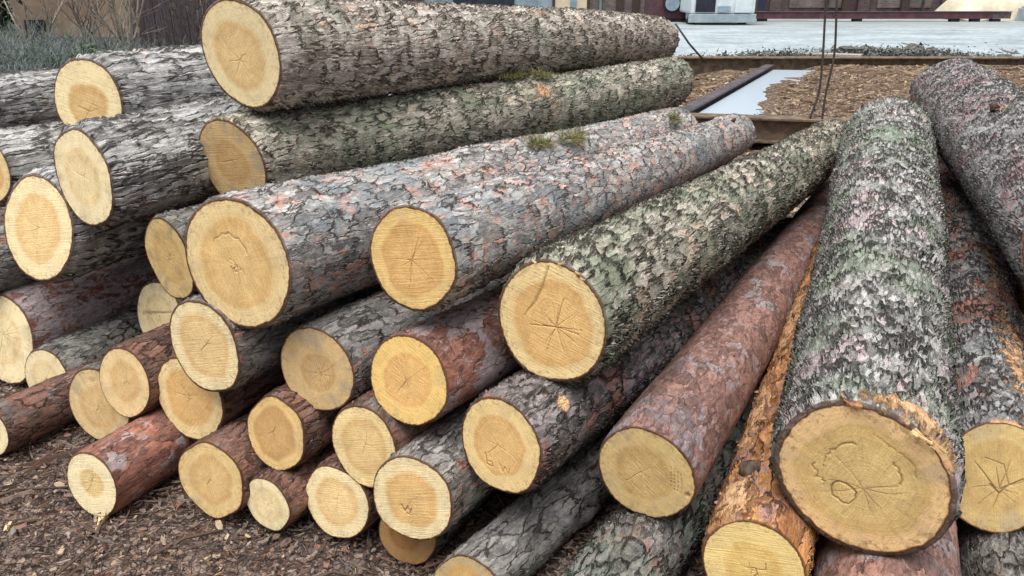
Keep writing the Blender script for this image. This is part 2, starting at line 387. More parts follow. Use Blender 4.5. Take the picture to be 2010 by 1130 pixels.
# ------------------------------------------------------------------ logs
# near centre, far centre, near radius, far radius, slope of the near cut (right, up)
LOGS = {
    'T':(-0.9757, 2.8676, 1.2974, 1.1541, 6.3289, 1.1084, 0.2005, 0.1699, 0.04, -0.1),
    'M2':(-1.7822, 3.2697, 1.0758, 0.2907, 6.6911, 1.0623, 0.179, 0.1575, 0.24, 0.06),
    'M1':(-3.019, 4.3173, 0.8849, -1.0085, 7.7754, 0.8849, 0.15, 0.132, 0.18, 0.06),
    'M3':(-1.5161, 2.6507, 0.9013, 0.367, 6.217, 0.9152, 0.183, 0.1584, -0.06, 0.1),
    'B2':(-1.052, 2.8445, 0.9038, 1.1328, 5.5187, 0.8855, 0.174, 0.161, 0.18, -0.1),
    'M4':(-1.7887, 2.7592, 0.6779, 0.0928, 6.2625, 0.6653, 0.2037, 0.1793, 0.06, 0.2),
    'M5':(-2.133, 3.0616, 0.8273, -0.0748, 6.4917, 0.8164, 0.1384, 0.1218, 0.14, 0.08),
    'LX':(-2.1679, 2.8312, 0.4823, -0.1828, 6.3026, 0.5263, 0.1325, 0.1166, 0.2, 0.12),
    'L6':(-2.0619, 2.8028, 0.1896, 0.1079, 6.3887, 0.3253, 0.1908, 0.1679, 0.1, 0.22),
    'L7':(-1.8044, 2.2603, 0.0957, 0.1658, 5.7751, 0.0771, 0.0863, 0.0759, 0.2, 0.14),
    'Q':(-1.8071, 2.6215, 0.113, 0.1012, 6.0225, 0.1047, 0.1191, 0.1048, 0.14, 0.14),
    'S1':(-1.4343, 2.306, 0.1758, 0.4726, 5.848, 0.1594, 0.1428, 0.1257, 0.12, 0.12),
    'S2':(-1.2743, 2.215, 0.3187, 0.6137, 5.7691, 0.3242, 0.1206, 0.1061, 0.04, 0.18),
    'S3':(-1.417, 2.8098, 0.2931, 0.4455, 6.2669, 0.2793, 0.1447, 0.1274, -0.02, 0.16),
    'S4':(-1.0308, 2.1628, 0.7703, 0.8479, 5.5052, 0.4926, 0.1314, 0.1156, -0.14, -0.08),
    'BL':(-0.7622, 1.9911, 0.8157, 1.0857, 5.1001, 0.6091, 0.1904, 0.1592, 0.12, 0.0),
    'S5':(-0.911, 2.0332, 0.5431, 1.0343, 5.3916, 0.3788, 0.1491, 0.1312, 0.04, 0.02),
    'S6':(-1.0323, 2.1367, 0.3047, 0.8337, 5.663, 0.2829, 0.1458, 0.1283, 0.06, 0.1),
    'g1':(-1.2947, 1.9557, 0.1065, 0.5563, 5.5119, 0.1113, 0.1086, 0.0956, 0.08, 0.14),
    'g2':(-0.9139, 1.9316, 0.1392, 1.099, 5.4262, 0.122, 0.1326, 0.1167, 0.1, 0.14),
    'g3':(-0.7251, 1.8582, 0.1091, 1.2732, 5.3303, 0.085, 0.0923, 0.0812, 0.0, 0.12),
    'S7':(-0.6978, 1.9348, 0.3023, 1.3107, 5.4115, 0.279, 0.1155, 0.1017, 0.06, 0.18),
    'g4':(-0.5099, 1.8282, 0.14, 1.5207, 5.2788, 0.1052, 0.1199, 0.1055, 0.06, 0.16),
    'S8':(-0.5677, 1.9663, 0.4973, 1.4368, 5.329, 0.3924, 0.1325, 0.1166, 0.12, 0.1),
    'S9':(-0.4124, 1.8106, 0.3411, 1.6185, 5.229, 0.2975, 0.1214, 0.1068, -0.02, 0.14),
    'R1':(-0.2776, 1.8087, 0.5508, 1.9800, 5.1000, 0.4350, 0.1291, 0.1136, 0.1, 0.18),
    'R2':(-0.2663, 1.6704, 0.2715, 1.7752, 5.1032, 0.2408, 0.1223, 0.1077, 0.16, 0.14),
    'R3':(-0.0286, 1.6575, 0.4456, 1.6619, 4.3874, 0.1118, 0.1302, 0.1146, -0.08, 0.02),
    'g5':(-0.2959, 1.7451, 0.09, 1.7081, 5.181, 0.0798, 0.0917, 0.0807, 0.18, 0.14),
    'C':(-0.26, 1.8741, 0.8772, 1.4999, 5.1343, 0.5887, 0.1411, 0.1297, 0.0, 0.02),
    'D':(0.1022, 1.8124, 0.7204, 1.9737, 4.7244, 0.6106, 0.1665, 0.1357, 0.02, 0.06),
    'J':(0.3462, 1.6512, 0.3661, 2.2248, 5.0365, 0.2527, 0.1333, 0.1173, 0.02, 0.0),
    'g6':(-0.1185, 1.5412, 0.094, 2.2198, 4.7165, 0.0799, 0.0946, 0.0832, 0.3, 0.1),
    'g7':(0.0091, 1.1099, 0.1294, 1.7871, 3.8186, 0.0987, 0.1126, 0.0991, 0.18, 0.12),
    'P':(0.5757, 1.4419, 0.2454, 2.3368, 4.9421, 0.5384, 0.1228, 0.1081, 0.0, 0.2),
    'E':(0.7827, 1.4316, 0.5044, 1.9626, 4.0058, 0.7776, 0.1904, 0.2082, -0.18, 0.1),
    'G3':(0.6894, 0.979, 0.1631, 2.5551, 4.8911, 0.2044, 0.1643, 0.1446, 0.0, 0.12),
    'Fr':(1.2439, 1.63, 0.3688, 2.5001, 4.271, 0.5092, 0.1313, 0.1508, 0.04, 0.46),
    'G4':(1.1295, 1.1695, 0.1275, 2.8917, 5.052, 0.1108, 0.1275, 0.1122, -0.02, 0.2),
    'H':(1.7409, 2.1687, 0.8296, 2.7327, 4.9106, 0.8888, 0.2281, 0.2112, 0.6, 0.46),
    'I':(1.9989, 2.3583, 0.4572, 3.3267, 5.474, 0.2681, 0.1904, 0.1675, 0.36, 0.32),

}
CAM = np.array([0, 0, 1.55])


def star(n, r0, r1, px, py, rg, wob=.12):
    out = []
    a0 = rg.uniform(0, 6.28)
    for k in range(n):
        a = a0 + 6.283 * k / n + rg.uniform(-.5, .5)
        L = rg.uniform(r0, r1); pts = [(px, py)]
        m = 6
        for i in range(1, m + 1):
            a += rg.normal(0, wob)
            pts.append((pts[-1][0] + math.cos(a) * L / m, pts[-1][1] + math.sin(a) * L / m))
        out.append((pts, rg.uniform(.005, .010), rg.uniform(.3, .8)))
    return out


def arc(r, a0, a1, px, py, w=.011, s=.8, jit=.02, rg=None, squash=1.):
    t = np.linspace(a0, a1, 14)
    rr = r + (rg.normal(0, jit, 14) if rg is not None else 0)
    return (list(zip(px + rr * np.cos(t), py + rr * squash * np.sin(t))), w, s)


def marks_field(x, y, polys):
    m = np.zeros_like(x)
    for pts, w, s in polys:
        P = np.asarray(pts); K = len(P)
        for i in range(K - 1):
            a, b = P[i], P[i + 1]
            d = b - a; L2 = max((d ** 2).sum(), 1e-9)
            t = np.clip(((x - a[0]) * d[0] + (y - a[1]) * d[1]) / L2, 0, 1)
            ds = np.hypot(x - a[0] - t * d[0], y - a[1] - t * d[1])
            taper = 1 - .55 * (i + t) / (K - 1)
            m = np.maximum(m, s * np.exp(-(ds / (w * taper)) ** 2))
    return m


def make_log(key, bark, face, label, fine=1., bend=(0., 0.), torn=(), cracks=None, out=.02, bover={}, fover={}, pith=None, lump=1., far_face='tan'):
    x1, y1, z1, x2, y2, z2, R1, R2, sa, sb = LOGS[key]
    rg = np.random.default_rng(abs(hash_str(key)) % 99991)
    P1 = np.array([x1, y1, z1]); P2 = np.array([x2, y2, z2])
    D = P2 - P1; Lg = np.linalg.norm(D); d = D / Lg
    u = np.cross(d, [0, 0, 1]); u /= np.linalg.norm(u); v = np.cross(u, d)
    seed = rg.uniform(-40, 40, 3)
    # sample stations along the log: finer close to the camera
    st = [0., .004, .009, .015]
    while st[-1] < Lg - .012:
        Z = np.linalg.norm(P1 + d * st[-1] - CAM)
        st.append(st[-1] + min(max(.0030 * Z, .006), .02) * fine)
    st[-1] = Lg - .015
    st += [Lg - .009, Lg - .004, Lg]
    s = np.array(st); ns = len(s)
    Zm = np.linalg.norm((P1 * .75 + P2 * .25) - CAM)
    nt = int(2 * np.pi * R1 / (min(max(.0029 * Zm, .0055), .02) * fine)); nt = max(72, min(nt, 260))
    th = np.linspace(0, 2 * np.pi, nt, endpoint=False)
    ks = np.arange(2, 7); A = rg.normal(0, out, 5) / (ks - 1) ** .8; ph = rg.uniform(0, 6.28, 5); tw = rg.normal(0, .25, 5)
    def outline(T, S):
        f = 1.
        for k, a, p, w in zip(ks, A, ph, tw): f = f + a * np.cos(k * T + p + w * S)
        return f
    S, T = np.meshgrid(s, th, indexing='ij')
    t = S / Lg
    ol = outline(T, S)
    rad = (R1 + (R2 - R1) * t) * ol / (1 + .8 * (ol.max() - 1)) * 1.02
    rad *= 1 - .016 + .016 * np.sin(S * rg.uniform(2, 5) + rg.uniform(0, 6)) * np.cos(T - rg.uniform(0, 6)) + .010 * np.sin(S * rg.uniform(6, 11) + rg.uniform(0, 6) + T)
    for _ in range(int(8 * lump)):   # branch swellings
        ks_, kt_ = rg.uniform(.25, Lg - .2), rg.uniform(0, 6.28)
        dt = (T - kt_ + np.pi) % (2 * np.pi) - np.pi
        rad += rg.uniform(.005, .016) * np.exp(-((S - ks_) / rg.uniform(.03, .07)) ** 2 - (dt * rad / rg.uniform(.03, .05)) ** 2)
    bx, bz = bend[0] + rg.normal(0, .006), bend[1] + rg.normal(0, .005)
    b2x, b2z = rg.normal(0, .004, 2)
    wav = 4 * t * (1 - t)
    axis = P1 - P1 + S[..., None] * d + (wav * bx + np.sin(2 * np.pi * t) * b2x)[..., None] * u + (wav * bz + np.sin(2 * np.pi * t) * b2z)[..., None] * v
    cut = (sa * np.cos(T) + sb * np.sin(T)) * R1 * np.exp(-S / .35)
    ct, sn = np.cos(T), np.sin(T)
    V = axis + (rad * ct)[..., None] * u + (rad * sn)[..., None] * v + cut[..., None] * d
    rest = np.stack([rad * ct, rad * sn, S], -1)
    dwS = np.clip(np.minimum(S, Lg - S) / .02, 0, 1)
    tornv = np.zeros_like(S)
    for (ts, ta, ws, wa, amt) in torn:
        dt = (T - ta + np.pi) % (2 * np.pi) - np.pi
        tornv = np.maximum(tornv, amt * np.exp(-((S - ts) / ws) ** 2 - (dt / wa) ** 2))
    # caps: bark edge seen end-on
    wood = (.988 if R1 < .135 else .978) if key != 'E' else .955
    def cap(i, sgn):
        ax = axis[i]; rr = rad[i] * (wood - .02)
        vv = ax + (rr * np.cos(th))[:, None] * u + (rr * np.sin(th))[:, None] * v + (cut[i] * (wood - .02) if sgn < 0 else 0 * cut[i])[:, None] * d
        return vv, np.stack([rr * np.cos(th), rr * np.sin(th), np.full(nt, s[i])], -1)
    c0, r0 = cap(0, -1); c1, r1 = cap(ns - 1, 1)
    verts = np.concatenate([c0, V.reshape(-1, 3), c1])
    rests = np.concatenate([r0, rest.reshape(-1, 3), r1]) + seed
    z = np.zeros(nt)
    dws = np.concatenate([z, dwS.ravel(), z]); tv = np.concatenate([tornv[0], tornv.ravel(), tornv[-1]])
    i = np.arange(ns + 1)[:, None] * nt; j = np.arange(nt)[None]; k = (j + 1) % nt
    quads = np.stack([i + j, i + k, i + nt + k, i + nt + j], -1).reshape(-1, 4)
    root = empty('pine_log', P1, label, 'log', 'sawn pine logs in the pile')
    me = np_mesh('bark', verts, quads, None, True, {'rest': rests, 'dw': dws, 'torn': tv})
    link('bark', me, bark_mat(bark, 'bark_' + bark, **bover), root)
    # cut faces
    px, py = pith if pith else (rg.uniform(-.12, .12), rg.uniform(-.12, .12))
    for end in (0, 1):
        i = 0 if end == 0 else ns - 1
        nr = int(26 + 44 * (1 if end == 0 and fine <= 1.01 else 0)); na = nt if fine > 1.01 or end else max(nt, 240)
        tt = np.linspace(0, 2 * np.pi, na, endpoint=False)
        ro = np.interp(tt, np.append(th, 2 * np.pi), np.append(rad[i], rad[i][0])) * wood
        nz_ = np.zeros(na)
        for kq in (3, 5, 9, 14, 23, 37): nz_ += rg.normal(0, .010 / kq ** .3) * np.sin(kq * tt + rg.uniform(0, 6.28))
        ro = ro * (1 - np.abs(nz_) - .003)
        rho = np.linspace(0, 1, nr + 1)[1:]
        RH, TT = np.meshgrid(rho, tt, indexing='ij')
        fx, fy = RH * np.cos(TT), RH * np.sin(TT)
        RO = RH * ro[None]
        cc = (sa * np.cos(TT) + sb * np.sin(TT)) * R1 * RH if end == 0 else 0 * TT
        sg = -1. if end == 0 else 1.
        if end == 0:
            polys = cracks(rg, px, py) if cracks else star(rg.integers(3, 7), .12, .42, px, py, rg)
            mk = marks_field(fx, fy, polys)
        else: mk = 0 * fx
        und = .0012 * np.sin(fx * 3.1 + rg.uniform(0, 6)) * np.sin(fy * 4.2 + rg.uniform(0, 6)) * (1 - RH ** 4)
        dep = .0016 - mk * .0045 + und
        W = axis[i][0] + (RO * np.cos(TT))[..., None] * u + (RO * np.sin(TT))[..., None] * v + (cc + sg * dep)[..., None] * d
        cen = axis[i][0] + d * sg * .0016
        fv = np.concatenate([[cen], W.reshape(-1, 3)])
        fcs = np.concatenate([[[0, 0, seed[0]]], np.stack([fx, fy, np.full_like(fx, seed[0])], -1).reshape(-1, 3)])
        mks = np.concatenate([[1. if end == 0 else 0.], mk.ravel()]); rhos = np.concatenate([[0.], RH.ravel()])
        ii = 1 + np.arange(nr - 1)[:, None] * na; jj = np.arange(na)[None]; kk = (jj + 1) % na
        q = np.stack([ii + jj, ii + na + jj, ii + na + kk, ii + kk], -1).reshape(-1, 4)
        tr = np.stack([np.zeros(na, int), 1 + np.arange(na), 1 + (np.arange(na) + 1) % na], -1)
        if end == 0: q = q[:, ::-1]; tr = tr[:, ::-1]
        fm = np_mesh('cut_face', fv, q, tr, True, {'fc': fcs, 'mark': mks, 'rho': rhos})
        ft = face if end == 0 else far_face
        ov = dict(PithX=px, PithY=py, SawDir=rg.uniform(0, 3.1), Rings=rg.uniform(16, 26)); ov.update(fover)
        link('cut_face', fm, face_mat(ft, 'sawn_' + ft, **ov), root)
    fr = dict(P1=P1, u=u, v=v, d=d, R=R1, rad=rad, th=th, root=root)
    return fr


def hash_str(x):
    h = 7
    for ch in x: h = (h * 131 + ord(ch)) & 0xffffffff
    return h


# ------------------------------------------------------------------ camera, sky, sun
def setup_view():
    cd = bpy.data.cameras.new('camera'); cam = bpy.data.objects.new('camera', cd); COL.objects.link(cam)
    cd.sensor_width = 36.; cd.lens = 36. * 1500 / 2010; cd.clip_end = 500.; cd.clip_start = .02
    cam.location = (0, 0, 1.55); cam.rotation_euler = (R(90 - 22), 0, 0)
    scene.camera = cam
    w = bpy.data.worlds.new('World'); scene.world = w; w.use_nodes = True
    nt = w.node_tree; nt.nodes.clear(); g = G(nt)
    EL, RO = R(74), R(205)
    sky = g.node('TexSky', sky_type='NISHITA', sun_disc=False, sun_elevation=EL, sun_rotation=RO, air_density=1., dust_density=3.)
    hs = g.node('HueSaturation', {'Saturation': .22, 'Color': sky.outputs[0]})
    bg = g.node('Background', {'Color': hs.outputs[0], 'Strength': .06})
    g.nt.links.new(bg.outputs[0], g.node('OutputWorld').inputs[0])
    sd = bpy.data.lights.new('sun', 'SUN'); sd.energy = 1.5; sd.angle = R(55); sd.color = (1, .985, .965)
    so = bpy.data.objects.new('sun', sd); COL.objects.link(so)
    # the sky's sun direction: rotation measured clockwise from +Y
    dv = Vector((math.sin(RO) * math.cos(EL), math.cos(RO) * math.cos(EL), math.sin(EL)))
    so.rotation_euler = dv.to_track_quat('Z', 'Y').to_euler()
    vs = scene.view_settings; vs.view_transform = 'Standard'; vs.look = 'None'; vs.exposure = 1.22; vs.gamma = 1.
setup_view()


# ------------------------------------------------------------------ ground
def mulch_mat():
    m, g = new_mat('forest_litter')
    p = g.node('TexCoord').outputs['Object']
    pw = g.vm('ADD', p, g.vm('SCALE', g.noise(p, 18., 2., col=True), scale=.05))
    v = g.voro(pw, 55., 'F1', 'Color'); ve = g.voro(pw, 55., 'DISTANCE_TO_EDGE')
    r = g.node('SeparateColor', {0: v}).outputs
    n = g.noise(p, 30., 5., .7)
    c = g.ramp(r[0], [(0., lin(76, 66, 62)), (.4, lin(118, 102, 94)), (.75, lin(150, 132, 122)), (1., lin(184, 166, 152))])
    c = g.mix(g.mr(ve, 0., .15, .6, 0.), c, lin(34, 26, 24))
    # rough grass over the far left verge
    sp = g.node('SeparateXYZ', {0: p}).outputs
    far = g.m('MULTIPLY', g.mr(sp[1], 5.5, 9.), g.mr(g.m('ADD', sp[0], g.m('MULTIPLY', g.noise(p, .8, 3.), 3.)), .5, -2.))
    gr = g.ramp(g.noise(p, 7., 5., .7), [(.3, lin(50, 56, 48)), (.55, lin(78, 88, 72)), (.75, lin(104, 108, 90))])
    c = g.mix(far, c, gr)
    h = g.m('ADD', g.m('MULTIPLY', g.mr(ve, 0., .2), r[1]), n)
    return finish(m, g, c, .9, bump=h, bdist=.012)


def sheet(name, x0, x1, y0, y1, z, mat, nx=2, ny=2, amp=0., freq=1., seed=0):
    xs = np.linspace(x0, x1, nx); ys = np.linspace(y0, y1, ny)
    X, Y = np.meshgrid(xs, ys, indexing='ij')
    rg = np.random.default_rng(seed); Z = np.full_like(X, z)
    for k in range(7):
        a = rg.uniform(0, 6.28); f = freq * rg.uniform(.5, 2.2)
        Z += amp / 4 * np.sin((X * np.cos(a) + Y * np.sin(a)) * f + rg.uniform(0, 6.28))
    i = np.arange(nx - 1)[:, None] * ny; j = np.arange(ny - 1)[None]
    q = np.stack([i + j, i + ny + j, i + ny + j + 1, i + j + 1], -1).reshape(-1, 4)
    return link(name, np_mesh(name, np.stack([X, Y, Z], -1).reshape(-1, 3), q), mat)
gr = sheet('ground', -150, 150, -30, 250, -.012, mulch_mat()); tag(gr, kind='structure')


def chip_mat(name, stops, rough=.85):
    m, g = new_mat(name)
    t = g.node('TexCoord').outputs['Object']
    c = g.ramp(g.attr('rnd'), stops)
    f = g.noise(t, 160., 3., .7)
    c = g.mix(1., c, g.ramp(f, [(.2, (.55, .55, .55, 1)), (.8, (1.25, 1.25, 1.25, 1))]), 'MULTIPLY')
    return finish(m, g, c, rough, spec=.2)


def scatter(name, mat, pts, seed, size, twig=.12, normal_tilt=.5, needles=0.):
    """bark chips, needles and twigs lying at the given points, all one mesh"""
    rg = np.random.default_rng(seed); n = len(pts)
    a = rg.uniform(0, 6.28, n); L = size * rg.lognormal(0, .45, n); W = L * rg.uniform(.25, .8, n)
    tl = rg.normal(0, normal_tilt, n); tl2 = rg.normal(0, normal_tilt, n)
    kind = rg.random(n)
    tw = kind < twig; L[tw] *= rg.uniform(2., 5., tw.sum()); W[tw] = size * rg.uniform(.12, .25, tw.sum())
    nd = (kind > 1 - needles); L[nd] = size * 2.4; W[nd] = size * .1
    tl[tw | nd] *= .35; tl2[tw | nd] *= .35
    dx = np.stack([np.cos(a) * np.cos(tl), np.sin(a) * np.cos(tl), np.sin(tl)], -1)
    dy = np.stack([-np.sin(a) * np.cos(tl2), np.cos(a) * np.cos(tl2), np.sin(tl2)], -1)
    nn = np.cross(dx, dy); nn /= np.linalg.norm(nn, axis=1)[:, None]
    th = np.where(tw, W * .8, np.maximum(size * .1, .0012))
    V = []
    sh = [(-1, -.7), (-.3, -1), (.9, -.6), (1., .5), (.2, 1.), (-.8, .8)]
    for sg in (1, -1):
        for (px, py) in sh:
            jx = px * (1 + rg.normal(0, .18, n)); jy = py * (1 + rg.normal(0, .18, n))
            V.append(pts + dx * (jx * L / 2)[:, None] + dy * (jy * W / 2)[:, None] + nn * (sg * th / 2 - (jx ** 2) * L * .08 * np.sign(tl))[:, None])
    V = np.stack(V, 1).reshape(-1, 3)
    b = np.arange(n)[:, None] * 12
    T = []
    for i in range(1, 5): T.append(b + [0, i, i + 1]); T.append(b + [6, 6 + i + 1, 6 + i])
    Q = [b + [i, 6 + i, 6 + (i + 1) % 6, (i + 1) % 6] for i in range(6)]
    rn = np.repeat(rg.random(n), 12)
    o = link(name, np_mesh(name, V, np.concatenate(Q), np.concatenate(T), False, {'rnd': rn}), mat)
    return tag(o, kind='stuff')
LIT = chip_mat('bark_chips', [(0., lin(78, 64, 58)), (.25, lin(114, 94, 84)), (.5, lin(142, 120, 107)), (.66, lin(152, 112, 92)), (.78, lin(134, 128, 124)), (.92, lin(172, 152, 136)), (.98, lin(194, 170, 136)), (1., lin(222, 198, 156))])
def area(n, x0, x1, y0, y1, zs, seed, dens=None):
    rg = np.random.default_rng(seed)
    x = rg.uniform(x0, x1, n); y = rg.uniform(y0, y1, n)
    return np.stack([x, y, np.abs(rg.normal(0, zs, n))], -1)
fine_pts = area(60000, -3.2, .6, 1.0, 3.2, .006, 1)
big_pts = area(5500, -3.2, 1.4, .9, 3.4, .010, 2)
mid_pts = area(9000, -5., 6., 3., 8., .008, 3)
o = scatter('bark_litter', LIT, fine_pts, 4, .009, .18, .5, .25); tag(o, 'fine brown bark crumbs and needles on the ground', 'bark litter')
o = scatter('bark_chips', LIT, big_pts, 5, .020, .16, .4, .1); tag(o, 'larger bark flakes and twigs strewn on the ground before the pile', 'bark chips')
o = scatter('bark_debris', LIT, mid_pts, 6, .03, .15, .4); tag(o, 'brown bark debris under and behind the log pile', 'bark debris')

STK = simple_stick = chip_mat('dead_stick', [(0., lin(70, 56, 48)), (1., lin(120, 102, 88))])
for pts, r_, lab in (([(-1.24, 1.98, .02), (-1.25, 1.88, .012), (-1.23, 1.8, .012), (-1.27, 1.68, .008)], .006, 'dark curved stick on the litter below the splintered pale end'),
                     ([(-1.04, 1.76, .006), (-.97, 1.82, .016), (-.88, 1.86, .01)], .006, 'short straight stick lying right of the dark curved stick'),
                     ([(-1.72, 1.98, .01), (-1.6, 2.05, .02), (-1.45, 2.07, .012)], .005, 'thin stick at the left, level with the splintered pale end'),
                     ([(-.62, 1.62, .01), (-.5, 1.68, .018), (-.4, 1.66, .01)], .005, 'small stick in the litter below the smallest round end')):
    mb = MB(); mb.tube(pts, [r_ * (1 - .12 * i) for i in range(len(pts))], 7, .5)
    tag(mb.build('stick', STK, None, True), lab, 'stick', 'sticks on the litter')


# ------------------------------------------------------------------ the pile
def loop_marks(rg, px, py):    # big front log: ring shakes and a closed loop
    m = [arc(.40, 1.75, 3.3, -.05, .08, .010, .8, .012, rg), arc(.5, .15, .75, -.05, .06, .012, .9, .015, rg),
         arc(.16, 0, 6.3, -.17, -.26, .013, .95, .012, rg, .9), arc(.5, 3.5, 4.1, -.1, .2, .009, .7, .02, rg)]
    return m + [(p, .007, .35) for p, w, s in star(9, .3, .6, .05, -.1, rg)] + [arc(.62, .4, 1.5, 0, .05, .010, .5, .02, rg)]
def arc_marks(rg, px, py):     # large yellow log: ring shake over the pith
    return [arc(.36, .3, 2.6, -.12, .1, .014, .6, .015, rg), arc(.1, 3.4, 6., px, py, .012, .5, .02, rg)] + star(7, .12, .34, px, py, rg, .3)
def knot_marks(rg, px, py):    # star of deep checks and a knot running in from the rim
    k = [([(-.12, .9), (-.2, .55), (-.3, .32), (-.45, .12), (-.5, .02)], .020, .75), ([(-.2, .55), (-.38, .2)], .04, .45)]
    return k + star(7, .3, .55, .1, -.05, rg, .06) + star(9, .35, .6, .1, -.05, rg, .05)
def fine_star(rg, px, py):
    return [(p, w * .8, s * .8) for p, w, s in star(13, .25, .6, px, py, rg, .05)]
def deep_star(rg, px, py):
    P = [([(-.12, -.15), (.05, -.28), (.2, -.1), (.42, .06)], .020, .95), ([(.05, -.28), (0., -.55)], .014, .8),
         ([(.05, -.28), (-.25, .02), (-.45, .2)], .014, .7), ([(.2, -.1), (.05, .25), (-.3, .32)], .012, .6)]
    return P + star(8, .3, .6, .05, -.2, rg, .1)
def side_check(rg, px, py):
    return [([(-.75, -.05), (-.3, .04), (.2, .14), (.8, .3)], .035, .95), ([(-.7, -.1), (-.1, .03)], .02, .7)] + star(4, .1, .25, px, py, rg)
def stamp_marks(rg, px, py):   # faint star and a column of worn stamp dots near the right rim
    m = [(p, w, s * .7) for p, w, s in star(6, .2, .5, px, py, rg, .1)]
    for cx in (.50, .57, .64, .71):
        y = .32 - (cx - .5) * .5
        while y > -.16 - (cx - .5) * .4:
            L = rg.uniform(.015, .05); m.append(([(cx + .05 * (.3 - y), y), (cx + .05 * (.3 - y) + .008, y - L)], .011, rg.uniform(.5, .95))); y -= L + rg.uniform(.02, .05)
    m.append(([(.86, -.20), (.90, -.22)], .05, 1.))
    return m
def scrawl_marks(rg, px, py):  # star plus a pencilled scrawl low on the face
    m = [(p, w, s * .8) for p, w, s in star(6, .3, .6, px, py, rg, .08)]
    m += [([(-.36, -.28), (-.3, -.5), (-.16, -.52), (-.18, -.42), (-.3, -.43)], .014, .8), ([(.02, -.42), (.1, -.56), (.14, -.44), (.24, -.54), (.26, -.4)], .013, .65)]
    return m
def scribble_marks(rg, px, py):
    m = [(p, w * .8, s * .6) for p, w, s in star(6, .2, .45, px, py, rg, .1)]
    m += [([(-.24, -.2), (-.16, -.36), (-.08, -.2), (-.02, -.38), (.02, -.22)], .016, .85), ([(-.22, -.3), (.04, -.28)], .012, .7), ([(-.1, -.4), (.0, -.42)], .014, .6)]
    return m

L = make_log
frT = L('T', 'scaly', 'yellow', 'topmost log, pale scaly bark and a large yellow oval end', out=.022, torn=[(1.94, 1.0, .16, .4, .5)], pith=(-.05, -.1), bend=(0, .01))
frB2 = L('B2', 'green', 'worn', 'grey green scaly log directly under the topmost log, its end half hidden', torn=[(1.76, .75, .15, .45, .62), (1.6, 1.5, .2, .4, .4)], out=.03)
L('M2', 'furrow', 'yellow', 'furrowed log at upper left with a domed yellow end and dark orange heart', out=.02, fover=dict(Heart=(210, 166, 102), HeartR=.58), pith=(.0, -.25))
L('M1', 'furrow', 'tan', 'pale weathered log at the left edge behind the domed yellow end, bark only', fine=1.5)
L('M3', 'furrow', 'cream', 'furrowed grey log with a tall narrow cream end beside the grey green log', out=.025)
L('M4', 'furrow', 'yellow', 'large yellow oval end at the left edge, below the tall narrow cream end', out=.02)
L('M5', 'furrow', 'orange', 'log at the left edge with a sliver of orange end above the large yellow oval', fine=1.3)
L('LX', 'greyred', 'tan', 'purplish bark-only log at the left edge between the large yellow oval and the mauve log', fine=1.3)
L('L6', 'red', 'cream', 'thick mauve red log with a pale end cut off by the left border', cracks=fine_star, bover=dict(PatchAmt=.75))
L('L7', 'shadedred', 'pale', 'thin reddish log low at the left border, only a rim of its end in view', fine=1.3)
L('Q', 'dark', 'cream', 'small shaded end peeking out below the thick mauve red log', fine=1.4)
L('S1', 'dark', 'tan', 'rough tan oval end low on the left, overlapped by a smooth tan oval', fine=1.2, fover=dict(Stain=.5))
L('S2', 'shadedred', 'tan', 'smooth tan oval end with red bark, overlapping the rough tan oval', fine=1.2)
L('S3', 'dark', 'cream', 'narrow cream end with one dark check right across it', fine=1.2, cracks=side_check)
L('S4', 'dark', 'olive', 'tilted shaded tan end squeezed behind the left rim of the largest yellow end', fine=1.2, fover=dict(Stain=.6))
frBL = L('BL', 'flaky', 'yellow', 'largest yellow-ended log of the middle row, flaky lilac pink bark', out=.014, cracks=arc_marks, pith=(-.02, -.02), fover=dict(Sap=(238, 210, 154), Heart=(226, 184, 120), HeartR=.7))
L('S5', 'greyred', 'yellow', 'oval yellow end directly below the largest yellow-ended log', fover=dict(HeartR=.72))
L('S6', 'shadedred', 'orange', 'orange-brown end half covered by the oval yellow end above it', fine=1.1)
frg1 = L('g1', 'red', 'pale', 'red-barked log on the ground at lower left with a splintered pale end', cracks=fine_star, fover=dict(HeartR=.45, Heart=(228, 190, 116)))
frg2 = L('g2', 'shadedred', 'tan', 'large tan oval end on the litter right of the splintered pale end', out=.03, fover=dict(Sap=(226, 194, 136), HeartR=.66))
L('g3', 'shadedred', 'cream', 'smallest round end in the bottom row, between two larger tan ends', out=.035, fover=dict(HeartR=.66))
frS7 = L('S7', 'shadedred', 'orange', 'brown-hearted end with a frayed lower rim, above the smallest round end', out=.03, fover=dict(Sap=(226, 190, 128), Heart=(196, 154, 102)))
frg4 = L('g4', 'shadedred', 'yellow', 'round tan end on the ground, right of the smallest round end', out=.03)
L('S8', 'greyred', 'worn', 'grey-stained end with fine checks below the gap between the two flaky logs', cracks=fine_star, fover=dict(HeartMix=.4))
L('S9', 'shadedred', 'orange', 'plain ochre end with no ring, below the red and grey barked log', fover=dict(HeartMix=.35, Heart=(204, 160, 94)))
L('R1', 'red', 'orange', 'red and grey barked log with a sharp brown heart ring, below the pink-grey log', cracks=fine_star, fover=dict(HeartR=.62, HeartSoft=.03, Sap=(230, 192, 120), Heart=(224, 178, 116)), pith=(-.05, 0.), bover=dict(PatchAmt=.65))
frR2 = L('R2', 'greyred', 'orange', 'log at bottom centre with a whitish sapwood ring and a dark scribble', cracks=scribble_marks, fover=dict(Sap=(236, 214, 166), HeartR=.66, Heart=(222, 178, 112)), pith=(.0, -.05))
